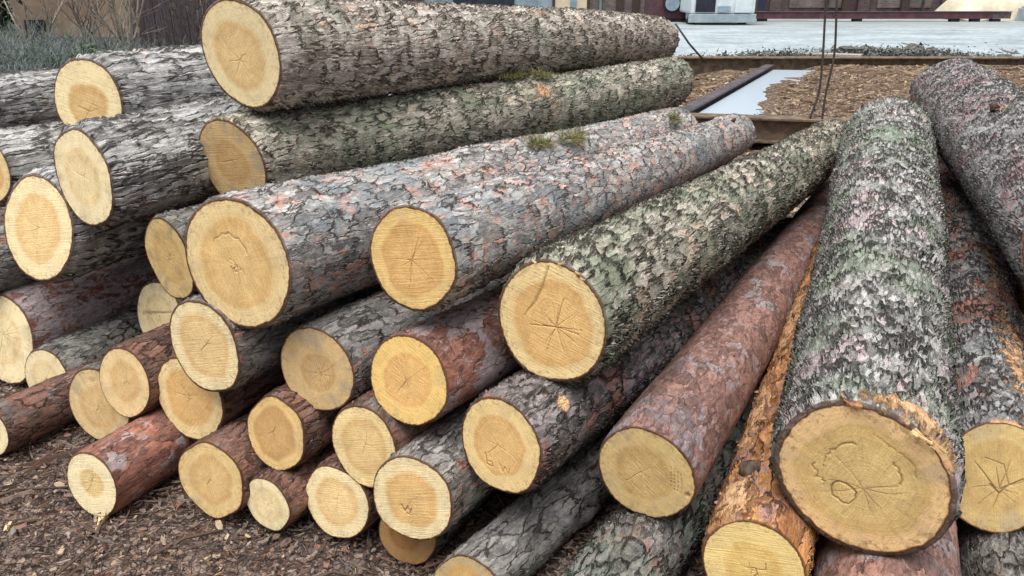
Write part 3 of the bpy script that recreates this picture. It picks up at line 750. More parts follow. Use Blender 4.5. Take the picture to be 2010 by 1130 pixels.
frR3 = L('R3', 'dark', 'orange', 'rough dark log with a bare wood scar on its bark near the end', cracks=scrawl_marks, torn=[(.14, .77, .03, .16, 1.25), (.0, 1.2, .12, .8, .0)], fover=dict(Sap=(234, 204, 144), HeartR=.66, HeartSoft=.03, Heart=(224, 180, 118)), bover=dict(Patch=(150, 104, 92), PatchAmt=.5, Plate=(150, 140, 140)), out=.025)
L('g5', 'dark', 'tan', 'dark little end in shadow at ground level below the scribbled end', fine=1.3, fover=dict(Heart=(150, 104, 62), Sap=(170, 130, 84)))
frC = L('C', 'flaky', 'orange', 'pink-grey flaky log with a fine star in its orange heart', out=.018, cracks=fine_star, fover=dict(Sap=(234, 198, 130), HeartR=.72, HeartSoft=.04, Heart=(222, 176, 114)), pith=(.0, -.05), torn=[(.85, .2, .1, .3, .38), (3.5, .6, .12, .8, .35)])
frD = L('D', 'green', 'orange', 'thick green-grey scaly log with an orange end, star checks and knot line', out=.018, cracks=knot_marks, pith=(.1, -.05), fover=dict(HeartR=.74))
L('J', 'pink', 'olive', 'smooth reddish pink log with an olive-tan end bearing stamped dots', cracks=stamp_marks, pith=(-.1, .0), fover=dict(HeartR=.6))
L('g6', 'greyred', 'orange', 'mauve-grey log with only the top arc of its end above the lower border', bover=dict(PatchAmt=.25), fover=dict(Sap=(206, 178, 130)))
L('g7', 'dark', 'tan', 'dark greenish bark-only log low in front, below the olive-tan stamped end', bover=dict(Lichen=(120, 130, 118), LichenAmt=.8))
frP = L('P', 'peel', 'pale', 'narrow log with torn orange bark, wedged left of the biggest log', cracks=lambda rg, px, py: [([(0., -.25), (.1, -.1), (.05, .02), (-.15, -.02)], .016, .8), ([(.05, .0), (.25, .05), (.22, .2)], .014, .7)] + star(4, .1, .3, px, py, rg), fover=dict(Sap=(236, 206, 138), Heart=(224, 188, 112)), out=.03, torn=[(.1, 2.2, .14, .6, .75), (.5, 2.4, .35, .5, .6), (1.2, 2.4, .5, .5, .62)])
frE = L('E', 'chips', 'big', 'biggest log, thick grey chipped bark, wide ochre end with a loop-shaped crack', out=.018, cracks=loop_marks, pith=(.05, -.08), torn=[(.03, 1.2, .035, .55, .85), (1.32, 1.92, .05, .15, .4), (.0, .7, .04, .4, .7)], fover=dict(Dirt=.5, HeartSoft=.03), bover=dict(LichenAmt=.7))
L('G3', 'pink', 'tan', 'smooth brownish log in shadow directly below the biggest log', fine=1.2)
frFr = L('Fr', 'mauve', 'olive', 'mauve log with orange resin stains and a deeply cracked olive end', cracks=deep_star, bover=dict(Patch=(150, 92, 72), PatchAmt=.6), torn=[(.45, 1.2, .6, .45, .6), (1.1, 1.2, .5, .35, .5), (.0, 1.3, .02, .9, .7)], fover=dict(Sap=(200, 172, 116), Heart=(190, 158, 102)))
L('G4', 'dark', 'tan', 'dark bark-only log in the bottom right corner', fine=1.2)
frH = L('H', 'mauve', 'tan', 'thick purplish grey log on top at the right edge', torn=[(1.12, 2.0, .03, .45, .5)], out=.02, lump=1.5, bover=dict(PatchAmt=.5))
L('I', 'peel', 'tan', 'strip of peeled tan log at the right edge under the thick purplish log', fine=1.3, bover=dict(Plate=(206, 170, 118), Plate2=(170, 130, 84)))


# loose bark, splinters and needles that belong to a log
def on_log(fr, s, th, lift=0.):
    k = int(round((th % (2 * math.pi)) / (2 * math.pi) * len(fr['th']))) % len(fr['th'])
    r = fr['R'] * 1.0 + lift
    n = math.cos(th) * fr['u'] + math.sin(th) * fr['v']
    return fr['P1'] + fr['d'] * s + n * r, n


def wood_mat(name, a, b):
    m, g = new_mat(name)
    t = g.node('TexCoord').outputs['Object']
    f = g.noise(g.vm('MULTIPLY', t, (40., 40., 40.)), 1., 4., .7)
    return finish(m, g, g.mix(g.mr(f, .3, .7), lin(*a), lin(*b)), .75, bump=f, bdist=.003)
M_SPL = wood_mat('fresh_splinter', (206, 164, 100), (240, 214, 160))
M_FLK = wood_mat('torn_bark', (128, 88, 62), (198, 148, 104))


def flakes(fr, name, mat, spots, size, seed, curl=.5):
    rg = np.random.default_rng(seed)
    for (s, th, yaw, ln, wd) in spots:
        mb = MB()
        p, n = on_log(fr, s, th, -.004)
        ta = np.cross(n, fr['d'])
        dirn = math.cos(yaw) * fr['d'] + math.sin(yaw) * ta; sid = np.cross(n, dirn)
        m = 6; top = []; bot = []
        for i in range(m):
            t = i / (m - 1)
            w = wd * (1 - .75 * t) * (1 + rg.normal(0, .2)) * .5
            c = p - fr['P1'] + dirn * ln * t + n * (curl * ln * t * t + .002)
            for sg in (-1, 1):
                top.append(c + sid * w * sg + n * .002); bot.append(c + sid * w * sg - n * .002)
        V = np.array(top + bot); q = []
        for i in range(m - 1):
            a = 2 * i; b = 2 * m + 2 * i
            q += [[a, a + 2, a + 3, a + 1], [b, b + 1, b + 3, b + 2], [a, b, b + 2, a + 2], [a + 1, a + 3, b + 3, b + 1]]
        e = 2 * m - 2; f = 4 * m - 2
        q += [[0, 1, 2 * m + 1, 2 * m], [e, f, f + 1, e + 1]]
        mb.add(V, q)
        mb.build(name, mat, fr['root'])
rg = np.random.default_rng(3)
flakes(frE, 'splinter', M_SPL, [(rg.uniform(-.03, .03), rg.uniform(.75, 1.25), rg.uniform(1.2, 2.4) * rg.choice([-1, 1]), rg.uniform(.015, .05), rg.uniform(.004, .009)) for _ in range(10)], 0, 5, .12)
flakes(frg1, 'splinter', M_SPL, [(-.005, -1.2, 3.0, .05, .012), (-.004, -1.35, 2.7, .035, .014)], 0, 6, .5)
flakes(frP, 'bark_flap', M_FLK, [(rg.uniform(0., .75), rg.uniform(1.9, 2.9), rg.uniform(-3, 3), rg.uniform(.01, .026), rg.uniform(.012, .03)) for _ in range(26)], 0, 7, .6)
flakes(frE, 'bark_flap', M_FLK, [(rg.uniform(.01, .07), rg.uniform(1.1, 1.9), rg.uniform(-1, 1), rg.uniform(.015, .04), rg.uniform(.012, .03)) for _ in range(9)], 0, 8, .3)

for q_, (f_, a0, a1, n_) in enumerate(((frS7, 4.1, 4.9, 5), (frFr, 3.6, 5.4, 9), (frD, 1.0, 2.2, 5))):
    flakes(f_, 'splinter', M_SPL, [(rg.uniform(-.012, .004), rg.uniform(a0, a1), rg.uniform(1., 2.6) * rg.choice([-1, 1]), rg.uniform(.008, .02), rg.uniform(.003, .006)) for _ in range(n_)], 0, 60 + q_, .35)
# short broken branch stubs
M_STB = wood_mat('branch_stub_wood', (64, 52, 46), (112, 96, 82))
def stub(fr, s, th, rad, ln, lean=.5):
    p, n = on_log(fr, s, th, -.012); q = p - fr['P1']; dr = n + lean * fr['d']; dr /= np.linalg.norm(dr)
    mb = MB(); mb.tube([q, q + dr * (ln * .5 + .012), q + dr * (ln + .012), q + dr * (ln + .016)], [rad * 1.5, rad * 1.05, rad, rad * .6], 10)
    mb.build('branch_stub', M_STB, fr['root'], True)
stub(frC, 3.3, 1.1, .010, .012); stub(frH, 1.12, 2.05, .014, .016, .3); stub(frP, .22, 2.1, .024, .02, .2)


# ------------------------------------------------------------------ things behind the pile
def simple(name, a, b, scale=8., rough=.8, bump=0., stretch=(1, 1, 1), spec=.3, metallic=0.):
    m, g = new_mat(name)
    t = g.vm('MULTIPLY', g.node('TexCoord').outputs['Object'], stretch)
    f = g.noise(t, scale, 6., .68)
    c = g.mix(g.mr(f, .32, .68), lin(*a), lin(*b))
    return finish(m, g, c, rough, bump=f if bump else None, bdist=bump or .01, spec=spec, Metallic=metallic)
RUST = simple('rusty_steel', (84, 72, 62), (140, 120, 100), 9., .7, .004, spec=.4)
DKST = simple('dark_steel', (62, 58, 62), (104, 96, 98), 7., .55, .003, spec=.5)
CABLE = simple('cable_steel', (52, 46, 46), (92, 82, 78), 40., .5, spec=.5)


def ibeam(name, a, b, z0, z1, fl, mat, label, group=None):
    a = np.array(a, float); b = np.array(b, float); Ln = np.linalg.norm(b - a); ang = math.atan2(b[1] - a[1], b[0] - a[0])
    root = empty(name, (a[0], a[1], z0), label, 'beam', group)
    h = z1 - z0; tk = .022
    for nm, bx in (('top_flange', (-fl / 2, fl / 2, h - tk, h)), ('web', (-.008, .008, tk, h - tk)), ('bottom_flange', (-fl / 2, fl / 2, 0, tk))):
        mb = MB(); mb.box(0, Ln, bx[0], bx[1], bx[2], bx[3], bev=.004 if nm != 'web' else 0)
        o = mb.build(nm, mat, root); 
    root.rotation_euler = (0, 0, ang)
    return root
ibeam('steel_beam', (1.2, 7.80), (5.6, 6.82), .07, .31, .20, RUST, 'nearer rusty steel beam just behind the far log ends, on dark sleepers')
ibeam('steel_beam', (1.72, 7.86), (4.05, 12.45), .08, .31, .13, DKST, 'dark steel cross beam running back diagonally between the two rusty beams')
ibeam('steel_beam', (2.2, 12.72), (15., 12.6), .10, .40, .22, RUST, 'farther rusty steel beam along the edge of the pale yard')
SLP = wood_mat('sleeper_wood', (52, 42, 38), (86, 72, 64))
for i, (x, y, lab) in enumerate(((1.7, 7.68, 'dark wooden sleeper under the left end of the nearer beam'), (3.0, 7.4, 'dark wooden sleeper under the middle of the nearer beam'), (4.6, 7.05, 'dark wooden sleeper under the right end of the nearer beam'))):
    mb = MB(); mb.box(-.12, .12, -.5, .5, -.01, .075, bev=.01)
    tag(mb.build('sleeper', SLP, None, loc=(x, y, 0)), lab, 'sleeper', 'sleepers under the beam').rotation_euler = (0, 0, -.22)

# wood chips and the puddle inside the frame
def mound(name, poly_f, x0, x1, y0, y1, n, zf, mat, seed):
    X, Y = np.meshgrid(np.linspace(x0, x1, n), np.linspace(y0, y1, n), indexing='ij')
    rg = np.random.default_rng(seed)
    Z = zf(X, Y)
    for k in range(14):
        a = rg.uniform(0, 6.28); f = rg.uniform(3, 22); Z = Z + .05 / f * np.sin((X * np.cos(a) + Y * np.sin(a)) * f + rg.uniform(0, 6))
    i = np.arange(n - 1)[:, None] * n; j = np.arange(n - 1)[None]
    q = np.stack([i + j, i + n + j, i + n + j + 1, i + j + 1], -1).reshape(-1, 4)
    cx, cy = X.ravel()[q].mean(1), Y.ravel()[q].mean(1)
    q = q[poly_f(cx, cy)]
    return link(name, np_mesh(name, np.stack([X, Y, Z], -1).reshape(-1, 3), q), mat)
def crossx(y): return 1.72 + (y - 7.86) * (4.05 - 1.72) / (12.45 - 7.86)
def neary(x): return 7.80 - (x - 1.2) * .98 / 4.4
def chipz(X, Y):
    d = X - crossx(Y)
    rise = np.clip((d - .34 - .14 * np.sin(Y * 1.7)) / .5, -1, 1)
    return np.where(d < 0, .17 + .05 * np.sin(X * 2 + Y), .205 + .075 * rise)
def chips_ground():
    m, g = new_mat('wood_chips')
    p = g.node('TexCoord').outputs['Object']
    pw = g.vm('ADD', p, g.vm('SCALE', g.noise(p, 14., 2., col=True), scale=.06))
    v = g.voro(pw, 26., 'F1', 'Color'); ve = g.voro(pw, 26., 'DISTANCE_TO_EDGE'); r = g.node('SeparateColor', {0: v}).outputs
    c = g.ramp(r[0], [(0., lin(100, 82, 68)), (.45, lin(138, 116, 98)), (.8, lin(166, 144, 124)), (1., lin(190, 170, 146))])
    c = g.mix(g.mr(g.noise(p, 1.6, 4.), .5, .7, 0., .5), c, lin(104, 84, 68))
    return finish(m, g, c, .9, bump=g.m('ADD', g.mr(ve, 0., .2), r[1]), bdist=.03)
CH = chips_ground()
o = mound('wood_chip_bed', lambda x, y: (y > neary(x) + .05) & (y < 12.6) & (np.abs(x - crossx(y)) > .06), -1.5, 12., 6.4, 12.7, 150, chipz, CH, 4)
tag(o, 'tan wood chips filling the steel frame behind the logs', 'wood chips', kind='stuff')
CHIP = chip_mat('wood_chip_pieces', [(0., lin(108, 88, 72)), (.35, lin(142, 118, 98)), (.7, lin(168, 144, 120)), (1., lin(200, 180, 152))])
rgc = np.random.default_rng(12); xx = rgc.uniform(-1.4, 9., 14000); yy = rgc.uniform(7., 12.5, 14000)
ok = (yy > neary(xx) + .08) & (np.abs(xx - crossx(yy) - .3) > .42); xx, yy = xx[ok], yy[ok]
o = scatter('wood_chips', CHIP, np.stack([xx, yy, chipz(xx, yy) + .012], -1), 13, .032, .2, .35); tag(o, 'loose pale wood chips lying on the chip bed', 'wood chips')
mw, gw = new_mat('sky_tinted_water')
finish(mw, gw, lin(196, 210, 222), .16, spec=.35, **{'IOR': 1.33})  # pale blue base colour paints in the sky's reflection on the water
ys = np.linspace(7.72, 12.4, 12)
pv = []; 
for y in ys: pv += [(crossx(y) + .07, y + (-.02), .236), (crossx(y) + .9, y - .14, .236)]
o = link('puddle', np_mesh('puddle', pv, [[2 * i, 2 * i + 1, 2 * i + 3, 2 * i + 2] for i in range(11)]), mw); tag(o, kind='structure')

# yard
def yard_mat():
    m, g = new_mat('pale_yard')
    p = g.node('TexCoord').outputs['Object']
    f = g.noise(g.vm('MULTIPLY', p, (.6, 1., 1.)), .8, 8., .7); f2 = g.noise(p, 5., 5., .7)
    c = g.ramp(f, [(.28, lin(120, 130, 132)), (.42, lin(164, 176, 180)), (.55, lin(186, 198, 203)), (.75, lin(208, 216, 218))])
    sp = g.node('SeparateXYZ', {0: p}).outputs
    edge = g.mr(g.m('ADD', sp[1], g.m('MULTIPLY', f2, 5.)), 15.5, 19.5, .85, 0.)
    c = g.mix(1., c, g.ramp(f2, [(.32, (.62, .64, .64, 1)), (.62, (1.06, 1.06, 1.06, 1))]), 'MULTIPLY')
    c = g.mix(edge, c, g.ramp(f2, [(.35, lin(112, 110, 98)), (.6, lin(168, 166, 156))]))
    fe = g.mr(g.m('ADD', sp[1], g.m('MULTIPLY', f2, 4.)), 27., 33., 0., .55)
    c = g.mix(fe, c, lin(150, 152, 146))
    return finish(m, g, c, .6, bump=f2, bdist=.04, spec=.4)
o = sheet('yard', -6.2, 90, 13.2, 120, .02, yard_mat(), 80, 80, .012, .8); tag(o, kind='structure')

RUB = simple('rubble_stone', (58, 60, 58), (126, 126, 120), 9., .9, .03)
def rock(x, y, s, lab, seed, flat=.6):
    rg = np.random.default_rng(seed); bm = bmesh.new(); bmesh.ops.create_icosphere(bm, subdivisions=3, radius=1)
    K = rg.normal(0, 1, (9, 3)); K /= np.linalg.norm(K, axis=1)[:, None]; Dk = rg.uniform(.42, .85, 9)
    for v in bm.verts:
        c = np.array(v.co); 
        for k, dk in zip(K, Dk):
            o_ = c @ k
            if o_ > dk: c = c - k * (o_ - dk)
        c = c * (1 + .05 * math.sin(c[0] * 9 + seed) * math.sin(c[1] * 8)) * s * np.array([1.2, 1., flat]); v.co = c
    me = bpy.data.meshes.new('rubble_lump'); bm.to_mesh(me); bm.free()
    o = link('rubble_lump', me, RUB, None, (x, y, s * flat * .75)); o.rotation_euler = (0, 0, rg.uniform(0, 6))
    tag(o, lab, 'rubble', 'rubble lumps at the yard edge')
ROCKS = [(7.15, 17., .30, 'largest dark rubble lump, right beside the pale planks'), (7.75, 17.3, .24, 'grey rubble lump second from the planks'), (8.15, 16.9, .20, 'small grey rubble lump between two larger lumps'),
         (8.7, 17.4, .27, 'broad dark rubble lump at the right of the heap'), (9.25, 17.1, .17, 'low rubble lump at the right end of the heap'), (7.5, 16.5, .14, 'little rubble lump in front of the heap'),
         (5.35, 16.6, .17, 'lone dark rubble lump left of the hanging cables'), (10.2, 16.6, .13, 'small rubble lump far right of the heap'), (4.6, 16.4, .12, 'tiny rubble lump farthest left at the yard edge')]
rgq = np.random.default_rng(44); nq = 9600
qx = np.concatenate([rgq.normal(8.1, .8, 5000), rgq.normal(5.4, .5, 1200), rgq.uniform(3., 14., 3400)]); qy = np.concatenate([rgq.normal(17., .28, 5000), rgq.normal(16.5, .25, 1200), rgq.normal(16.0, .7, 3400)])
qz = np.abs(rgq.normal(0, .07, nq)) * np.concatenate([np.ones(6200), np.full(3400, .3)]) + .02
GRV = chip_mat('grey_rubble', [(0., lin(56, 56, 54)), (.5, lin(104, 104, 100)), (1., lin(170, 170, 164))])
tag(scatter('rubble_bits', GRV, np.stack([qx, qy, qz], -1), 45, .042, .05, .7), 'small grey rubble and grit along the near edge of the yard', 'rubble')
for k, (x, y, s, lab) in enumerate(ROCKS): rock(x, y, s, lab, 30 + k)
PLK = wood_mat('weathered_plank', (150, 140, 132), (208, 202, 194)); 
for k, (x, y, z, a, ln, lab) in enumerate(((6.55, 16.6, .08, -.38, 1.35, 'pale weathered plank on top of the small stack by the rubble'), (6.4, 16.35, .035, -.30, 1.3, 'grey plank under the pale one in the small stack'), (6.2, 16.1, -.005, -.12, 1.2, 'lowest plank of the stack, jutting out to the left'))):
    mb = MB(); mb.box(-ln / 2, ln / 2, -.13, .13, 0, .04, bev=.004)
    tag(mb.build('plank', PLK if k < 1 else SLP, None, loc=(x, y, z)), lab, 'plank', 'planks by the rubble').rotation_euler = (0, 0, a)

# hanging steel cables and a leaning rod
def cable(pts, lab, rad=.011):
    P = np.array(pts, float); t = np.linspace(0, 1, 40); k = np.linspace(0, 1, len(P))
    Q = np.stack([np.interp(t, k, P[:, i]) for i in range(3)], -1)
    for _ in range(6): Q[1:-1] = (Q[:-2] + Q[1:-1] * 2 + Q[2:]) / 4
    mb = MB(); mb.tube(Q, rad, 8)
    c = mb.build('cable', CABLE, None, True); tag(c, lab, 'cable', 'hanging cables')
cable([(2.86, 7.42, .30), (2.92, 7.42, .55), (2.90, 7.42, .9), (2.86, 7.42, 1.3), (2.72, 7.42, 2.6), (2.5, 7.42, 4.5)], 'left one of two thin steel cables hanging down to the nearer beam')
cable([(2.97, 7.39, .30), (2.965, 7.39, .55), (3.0, 7.39, .9), (2.95, 7.39, 1.3), (2.80, 7.39, 2.6), (2.58, 7.39, 4.5)], 'right one of two thin steel cables hanging down to the nearer beam')
mb = MB(); mb.tube([(3.05, 12.45, .33), (2.75, 12.4, .62), (2.5, 12.35, .92)], .016, 8)
tag(mb.build('rod', CABLE, None, True), 'thin dark rod sticking up slantwise beside the far end of the topmost log', 'rod')

# buildings
def brick_mat(name, a, b, mortar, sc=4.):
    m, g = new_mat(name)
    t = g.node('TexCoord').outputs['Object']
    s = g.node('SeparateXYZ', {0: t}).outputs
    v = g.node('CombineXYZ', {0: g.m('ADD', s[0], s[1]), 1: s[2], 2: 0.}).outputs[0]
    bk = g.node('TexBrick', {'Vector': v, 'Color1': lin(*a), 'Color2': lin(*b), 'Mortar': lin(*mortar), 'Scale': sc, 'Mortar Size': .02, 'Brick Width': .9, 'Row Height': .3})
    f = g.noise(t, 1.4, 6., .7)
    c = g.mix(1., bk.outputs[0], g.ramp(f, [(.3, (.6, .6, .6, 1)), (.7, (1.2, 1.2, 1.2, 1))]), 'MULTIPLY')
    return finish(m, g, c, .9)
BR1 = brick_mat('dark_brick', (104, 84, 84), (84, 68, 72), (120, 108, 106))
BR2 = brick_mat('brown_brick', (126, 112, 108), (104, 92, 92), (140, 130, 126))
PINK = simple('pink_plaster', (188, 164, 152), (212, 190, 178), 1.5)
BLUEW = simple('blue_grey_cladding', (118, 134, 146), (158, 172, 180), 1.2)
NAVY = simple('dark_opening', (34, 36, 48), (52, 54, 66), 3., .4)
CREAM = simple('cream_door', (206, 184, 156), (224, 206, 180), 2.)
GLS = simple('pale_glass', (128, 148, 162), (166, 184, 194), 2., .15, spec=.6)
ROOF = simple('roof_sheet', (110, 106, 104), (140, 134, 130), 2.)
bw = empty('workshop_building', (0, 36, 0), 'long low workshop behind the yard with dark brick, blue grey cladding and a cream door', 'building')
def part(name, x0, x1, y0, y1, z0, z1, mat, parent=bw, bev=.0):
    mb = MB(); mb.box(x0, x1, y0, y1, z0, z1, bev=bev); return mb.build(name, mat, parent)
part('wall', -12.5, -7.2, 0, 8, -.1, 4.6, PINK); part('wall', -7.2, 2., .003, 8, -.1, 4.6, BLUEW); part('wall', 2., 8.7, 0, 8, -.1, 4.6, BR2); part('wall', 8.7, 40., .2, 8, -.1, 4.8, BR1)
part('doorway', -7.1, -5.4, -.08, 0, 0, 2.6, NAVY); part('window', -2.6, 0.1, -.07, 0, .25, 1.5, NAVY); part('doorway', -5.0, -3.9, -.05, 0, 0., 2.4, SLP)
dr = part('door', 1.9, 3.3, -.1, 0, 0, 2.4, CREAM); part('pane', 2.55, 2.85, -.13, -.102, .2, 2.2, GLS, dr); part('frame', 1.78, 1.9, -.12, 0, 0, 2.5, SLP); part('frame', 3.3, 3.42, -.12, 0, 0, 2.5, SLP)
for x in (11.4, 15.3, 19., 23.): part('pilaster', x, x + .5, .0, .2, 0, 4.8, BR1)
for x in (12.3, 16.2, 20.2): 
    f = part('window_panel', x, x + 2.4, .12, .2, .38, 2.6, BR2)
part('roof', -12.8, 40.4, -.4, 8.4, 4.8, 5., ROOF)

OCH = simple('ochre_plaster', (146, 126, 108), (180, 158, 138), 1.3, .9, .01)
DKW = simple('dark_boards', (62, 54, 60), (98, 88, 92), 4., .85, .01, (6., 6., .4))
hs = empty('plaster_house', (-12.3, 20, 0), 'ochre plastered outbuilding with stained walls behind the bare shrubs at upper left', 'building')
part('wall', 0, 2.95, 0, 6, -.1, 3.6, OCH, hs); part('roof', -.3, 3.2, -.3, 6.3, 3.6, 3.8, ROOF, hs); part('cellar_opening', .25, .75, -.05, 0, 0, .62, NAVY, hs); part('wall_base', .76, 2.95, -.06, 0, 0, .22, BR2, hs)
sh = empty('board_shed', (-9.25, 19.6, 0), 'dark shed of upright boards beside the ochre outbuilding', 'shed')
for k in range(15): part('board', k * .2, k * .2 + .19, (k % 2) * .012, .06, -.05, 3., DKW, sh)
part('shed_wall', 0, 3., .07, 4., -.05, 2.98, DKW, sh); part('roof', -.2, 3.2, -.2, 4.2, 3.01, 3.1, ROOF, sh)

# white truck, maroon machine, girder, tarp
WHT = simple('white_paint', (206, 216, 220), (226, 234, 236), 3., .45, spec=.5); LBL = simple('grey_blue_skirt', (142, 156, 164), (170, 182, 188), 3., .5, spec=.5)
BLK = simple('black_rubber', (28, 28, 30), (48, 48, 50), 6., .8); MAR = simple('maroon_paint', (74, 46, 54), (104, 66, 74), 3., .6, spec=.4)
tr = empty('white_truck', (7.6, 29., 0), 'white truck with a grey blue lower skirt parked at the back of the yard', 'truck')
part('skirt', -1.27, 1.15, 0, .12, .10, .40, LBL, tr, .03); part('cab', -1.2, 1.1, .06, 2.2, .40, 2.5, WHT, tr, .08); part('grille', -1.05, -.35, -.0, .055, .46, .95, NAVY, tr); part('headlight', -.25, .2, -.03, .055, .46, .66, GLS, tr, .01); part('panel', .35, .95, -.02, .055, .44, .95, WHT, tr, .02)
part('windscreen', -1.05, .95, .02, .055, 1.3, 2.2, NAVY, tr); part('cargo_box', -1.25, 1.15, 2.3, 6.5, .6, 2.9, WHT, tr, .03)
for x, y in ((-1.0, .9), (.9, .9), (-1.0, 5.2), (.9, 5.2)):
    mb = MB(); mb.cyl((x, y, .36), (1, 0, 0), .36, .26, 24); w_ = mb.build('wheel', BLK, tr); mb = MB(); mb.cyl((x + (.14 if x > 0 else -.14), y, .36), (1, 0, 0), .18, .03, 18); mb.build('rim', LBL, w_)
part('mirror', 1.2, 1.5, .1, .25, .5, .95, NAVY, tr, .03)
mc = empty('maroon_machine', (6.1, 31., 0), 'dark maroon machine with a round pale blue glass, left of the white truck', 'machine')
part('body', -.75, .55, .1, 2., .12, 1.6, MAR, mc, .05); part('base', -.9, .7, .05, 2.2, 0, .12, BLK, mc)
mb = MB(); mb.cyl((.0, .05, .70), (0, 1, 0), .34, .14, 32); rm = mb.build('lamp_rim', BLK, mc); mb = MB(); mb.cyl((.0, -.03, .70), (0, 1, 0), .27, .03, 32); mb.build('glass', GLS, rm)
gd = empty('maroon_girder', (9.3, 31.5, 0), 'long low maroon girder lying across the back of the yard', 'girder')
part('girder_body', 0, 9.4, 0, .25, .12, .37, MAR, gd, .01); part('girder_end', 9.4, 10.1, .01, .24, .13, .36, DKST, gd); part('flange', 0, 10.1, -.04, .29, .371, .395, DKST, gd)
for x in (.3, 4., 7.8, 8.6, 9.4): part('support_block', x, x + .35, .03, .22, -.05, .118, BLK, gd)
TARP = simple('cream_tarp', (214, 202, 176), (236, 226, 202), 3., .7)
X, Y = np.meshgrid(np.linspace(-1.5, 2.4, 40), np.linspace(-1.2, 1.2, 30), indexing='ij')
Zt = np.maximum(0, 1.25 * np.clip(1 - (np.abs(X - .4) / 1.95) ** 3, 0, 1) ** .7 * np.clip(1 - (np.abs(Y) / 1.2) ** 3, 0, 1) ** .7 + .05 * np.sin(X * 5 + Y * 3)) + .02
i = np.arange(39)[:, None] * 30; j = np.arange(29)[None]
o = link('tarp_heap', np_mesh('tarp_heap', np.stack([X, Y, Zt], -1).reshape(-1, 3), np.stack([i + j, i + 30 + j, i + 31 + j, i + j + 1], -1).reshape(-1, 4)), TARP, None, (19.4, 33.6, 0)); tag(o, 'cream tarp-covered heap behind the right end of the maroon girder', 'heap')
mb = MB(); mb.box(-.5, .6, -.3, .3, 0, .5, bev=.03); mb.box(-.42, .52, -.24, .24, .5, .56, bev=.02)
tag(mb.build('concrete_block', LBL, None, loc=(20.6, 32., 0)), 'pale grey block at the far right end of the girder', 'block')

# ------------------------------------------------------------------ shrubs
TWG = simple('pale_twig', (128, 116, 104), (176, 164, 150), 12.); TWD = simple('dark_twig', (74, 64, 62), (110, 98, 94), 12.); TWN = simple('grey_green_twig', (96, 104, 102), (140, 148, 144), 9.)
def branch(mb, p, d, ln, rad, dep, rg, up=.25, spread=.6, mbt=None):
    m = 5; pts = [p]; rr = [rad]; d = d / np.linalg.norm(d)
    for i in range(m):
        d = d + rg.normal(0, .13, 3) + np.array([0, 0, up * .12]); d /= np.linalg.norm(d)
        pts.append(pts[-1] + d * ln / m); rr.append(rad * (1 - .5 * (i + 1) / m))
    (mbt if (mbt is not None and dep <= 1) else mb).tube(pts, rr, 5 if dep > 1 else 3)
    if dep <= 0: return
    for k in range(rg.integers(3, 5)):
        i = rg.integers(1, m + 1); e = rg.normal(0, spread, 3); e[2] = abs(e[2]) * .6
        branch(mb, pts[i], d + e, ln * rg.uniform(.5, .75), rr[i] * .6, dep - 1, rg, up, spread, mbt)
def bare_shrub(x, y, h, n, seed, lab, mat, rad=.02, lean=(0, 0)):
    rg = np.random.default_rng(seed); root = empty('bare_shrub', (x, y, 0), lab, 'shrub', 'bare shrubs at upper left')
    a, b = MB(), MB()
    for k in range(n):
        e = rg.normal(0, .28, 3); branch(a, np.array([rg.normal(0, .12), rg.normal(0, .12), -.02]), np.array([e[0] + lean[0], e[1] + lean[1], 1.]), h * rg.uniform(.45, .7), rad * 1.1 * rg.uniform(.7, 1.2), 3, rg, .3, .5, b)
    a.build('stem', mat, root, True); b.build('twig', mat, root, True)
bare_shrub(-9.45, 16.2, 2.2, 3, 51, 'pale forked bare shrub before the left part of the ochre wall', TWG, .03)
bare_shrub(-8.75, 16.6, 2.4, 2, 52, 'slender upright bare shrub before the middle of the ochre wall', TWD, .022)
bare_shrub(-7.75, 16.4, 2.8, 5, 53, 'thick multi-stemmed bare shrub where the ochre wall meets the dark shed', TWG, .035, (.1, 0))
bare_shrub(-7.0, 16.8, 2.2, 4, 54, 'fine bare shrub before the middle of the dark shed', TWD, .02)
bare_shrub(-6.3, 16.5, 2.2, 4, 55, 'dark bare shrub close to the topmost log, before the dark shed', TWD, .024)
bare_shrub(-8.2, 16.8, 2., 5, 57, 'dense bare shrub between the slender one and the thick one', TWG, .02)
bare_shrub(-6.65, 17.2, 2.4, 6, 58, 'dark dense bare shrub pressed against the dark shed', TWD, .02)
bare_shrub(-9.1, 17.2, 2., 5, 59, 'low dense bare shrub at the foot of the ochre wall, behind the slender one', TWD, .018)
bare_shrub(-9.9, 15., 1.9, 3, 56, 'pale bare shrub at the left border before the dark evergreen', TWG, .026)
def thicket(x, y, r, h, n, seed, lab, mat, green=0):
    rg = np.random.default_rng(seed); root = empty('undergrowth', (x, y, 0), lab, 'undergrowth', 'twiggy undergrowth')
    a = MB()
    for k in range(n):
        p = np.array([rg.normal(0, r * .5), rg.normal(0, r * .5), -.02]); e = rg.normal(0, .6, 3)
        branch(a, p, np.array([e[0], e[1], .9]), h * rg.uniform(.5, 1.), .011, 1, rg, -.2, .8)
    a.build('twigs', mat, root, True)
    if green:
        P = np.stack([rg.normal(0, r * .5, green), rg.normal(0, r * .5, green), np.abs(rg.normal(0, h * .35, green))], -1)
        o = scatter('leaves', LEAF, P, seed, .06, 0., 1.); o.parent = root; del o['kind']; 
LEAF = chip_mat('green_leaf', [(0., lin(54, 74, 48)), (.5, lin(84, 108, 70)), (1., lin(122, 140, 96))], .6)
NDL = chip_mat('evergreen_leaf', [(0., lin(26, 36, 30)), (.6, lin(48, 62, 50)), (1., lin(76, 90, 72))], .6)
k = 0
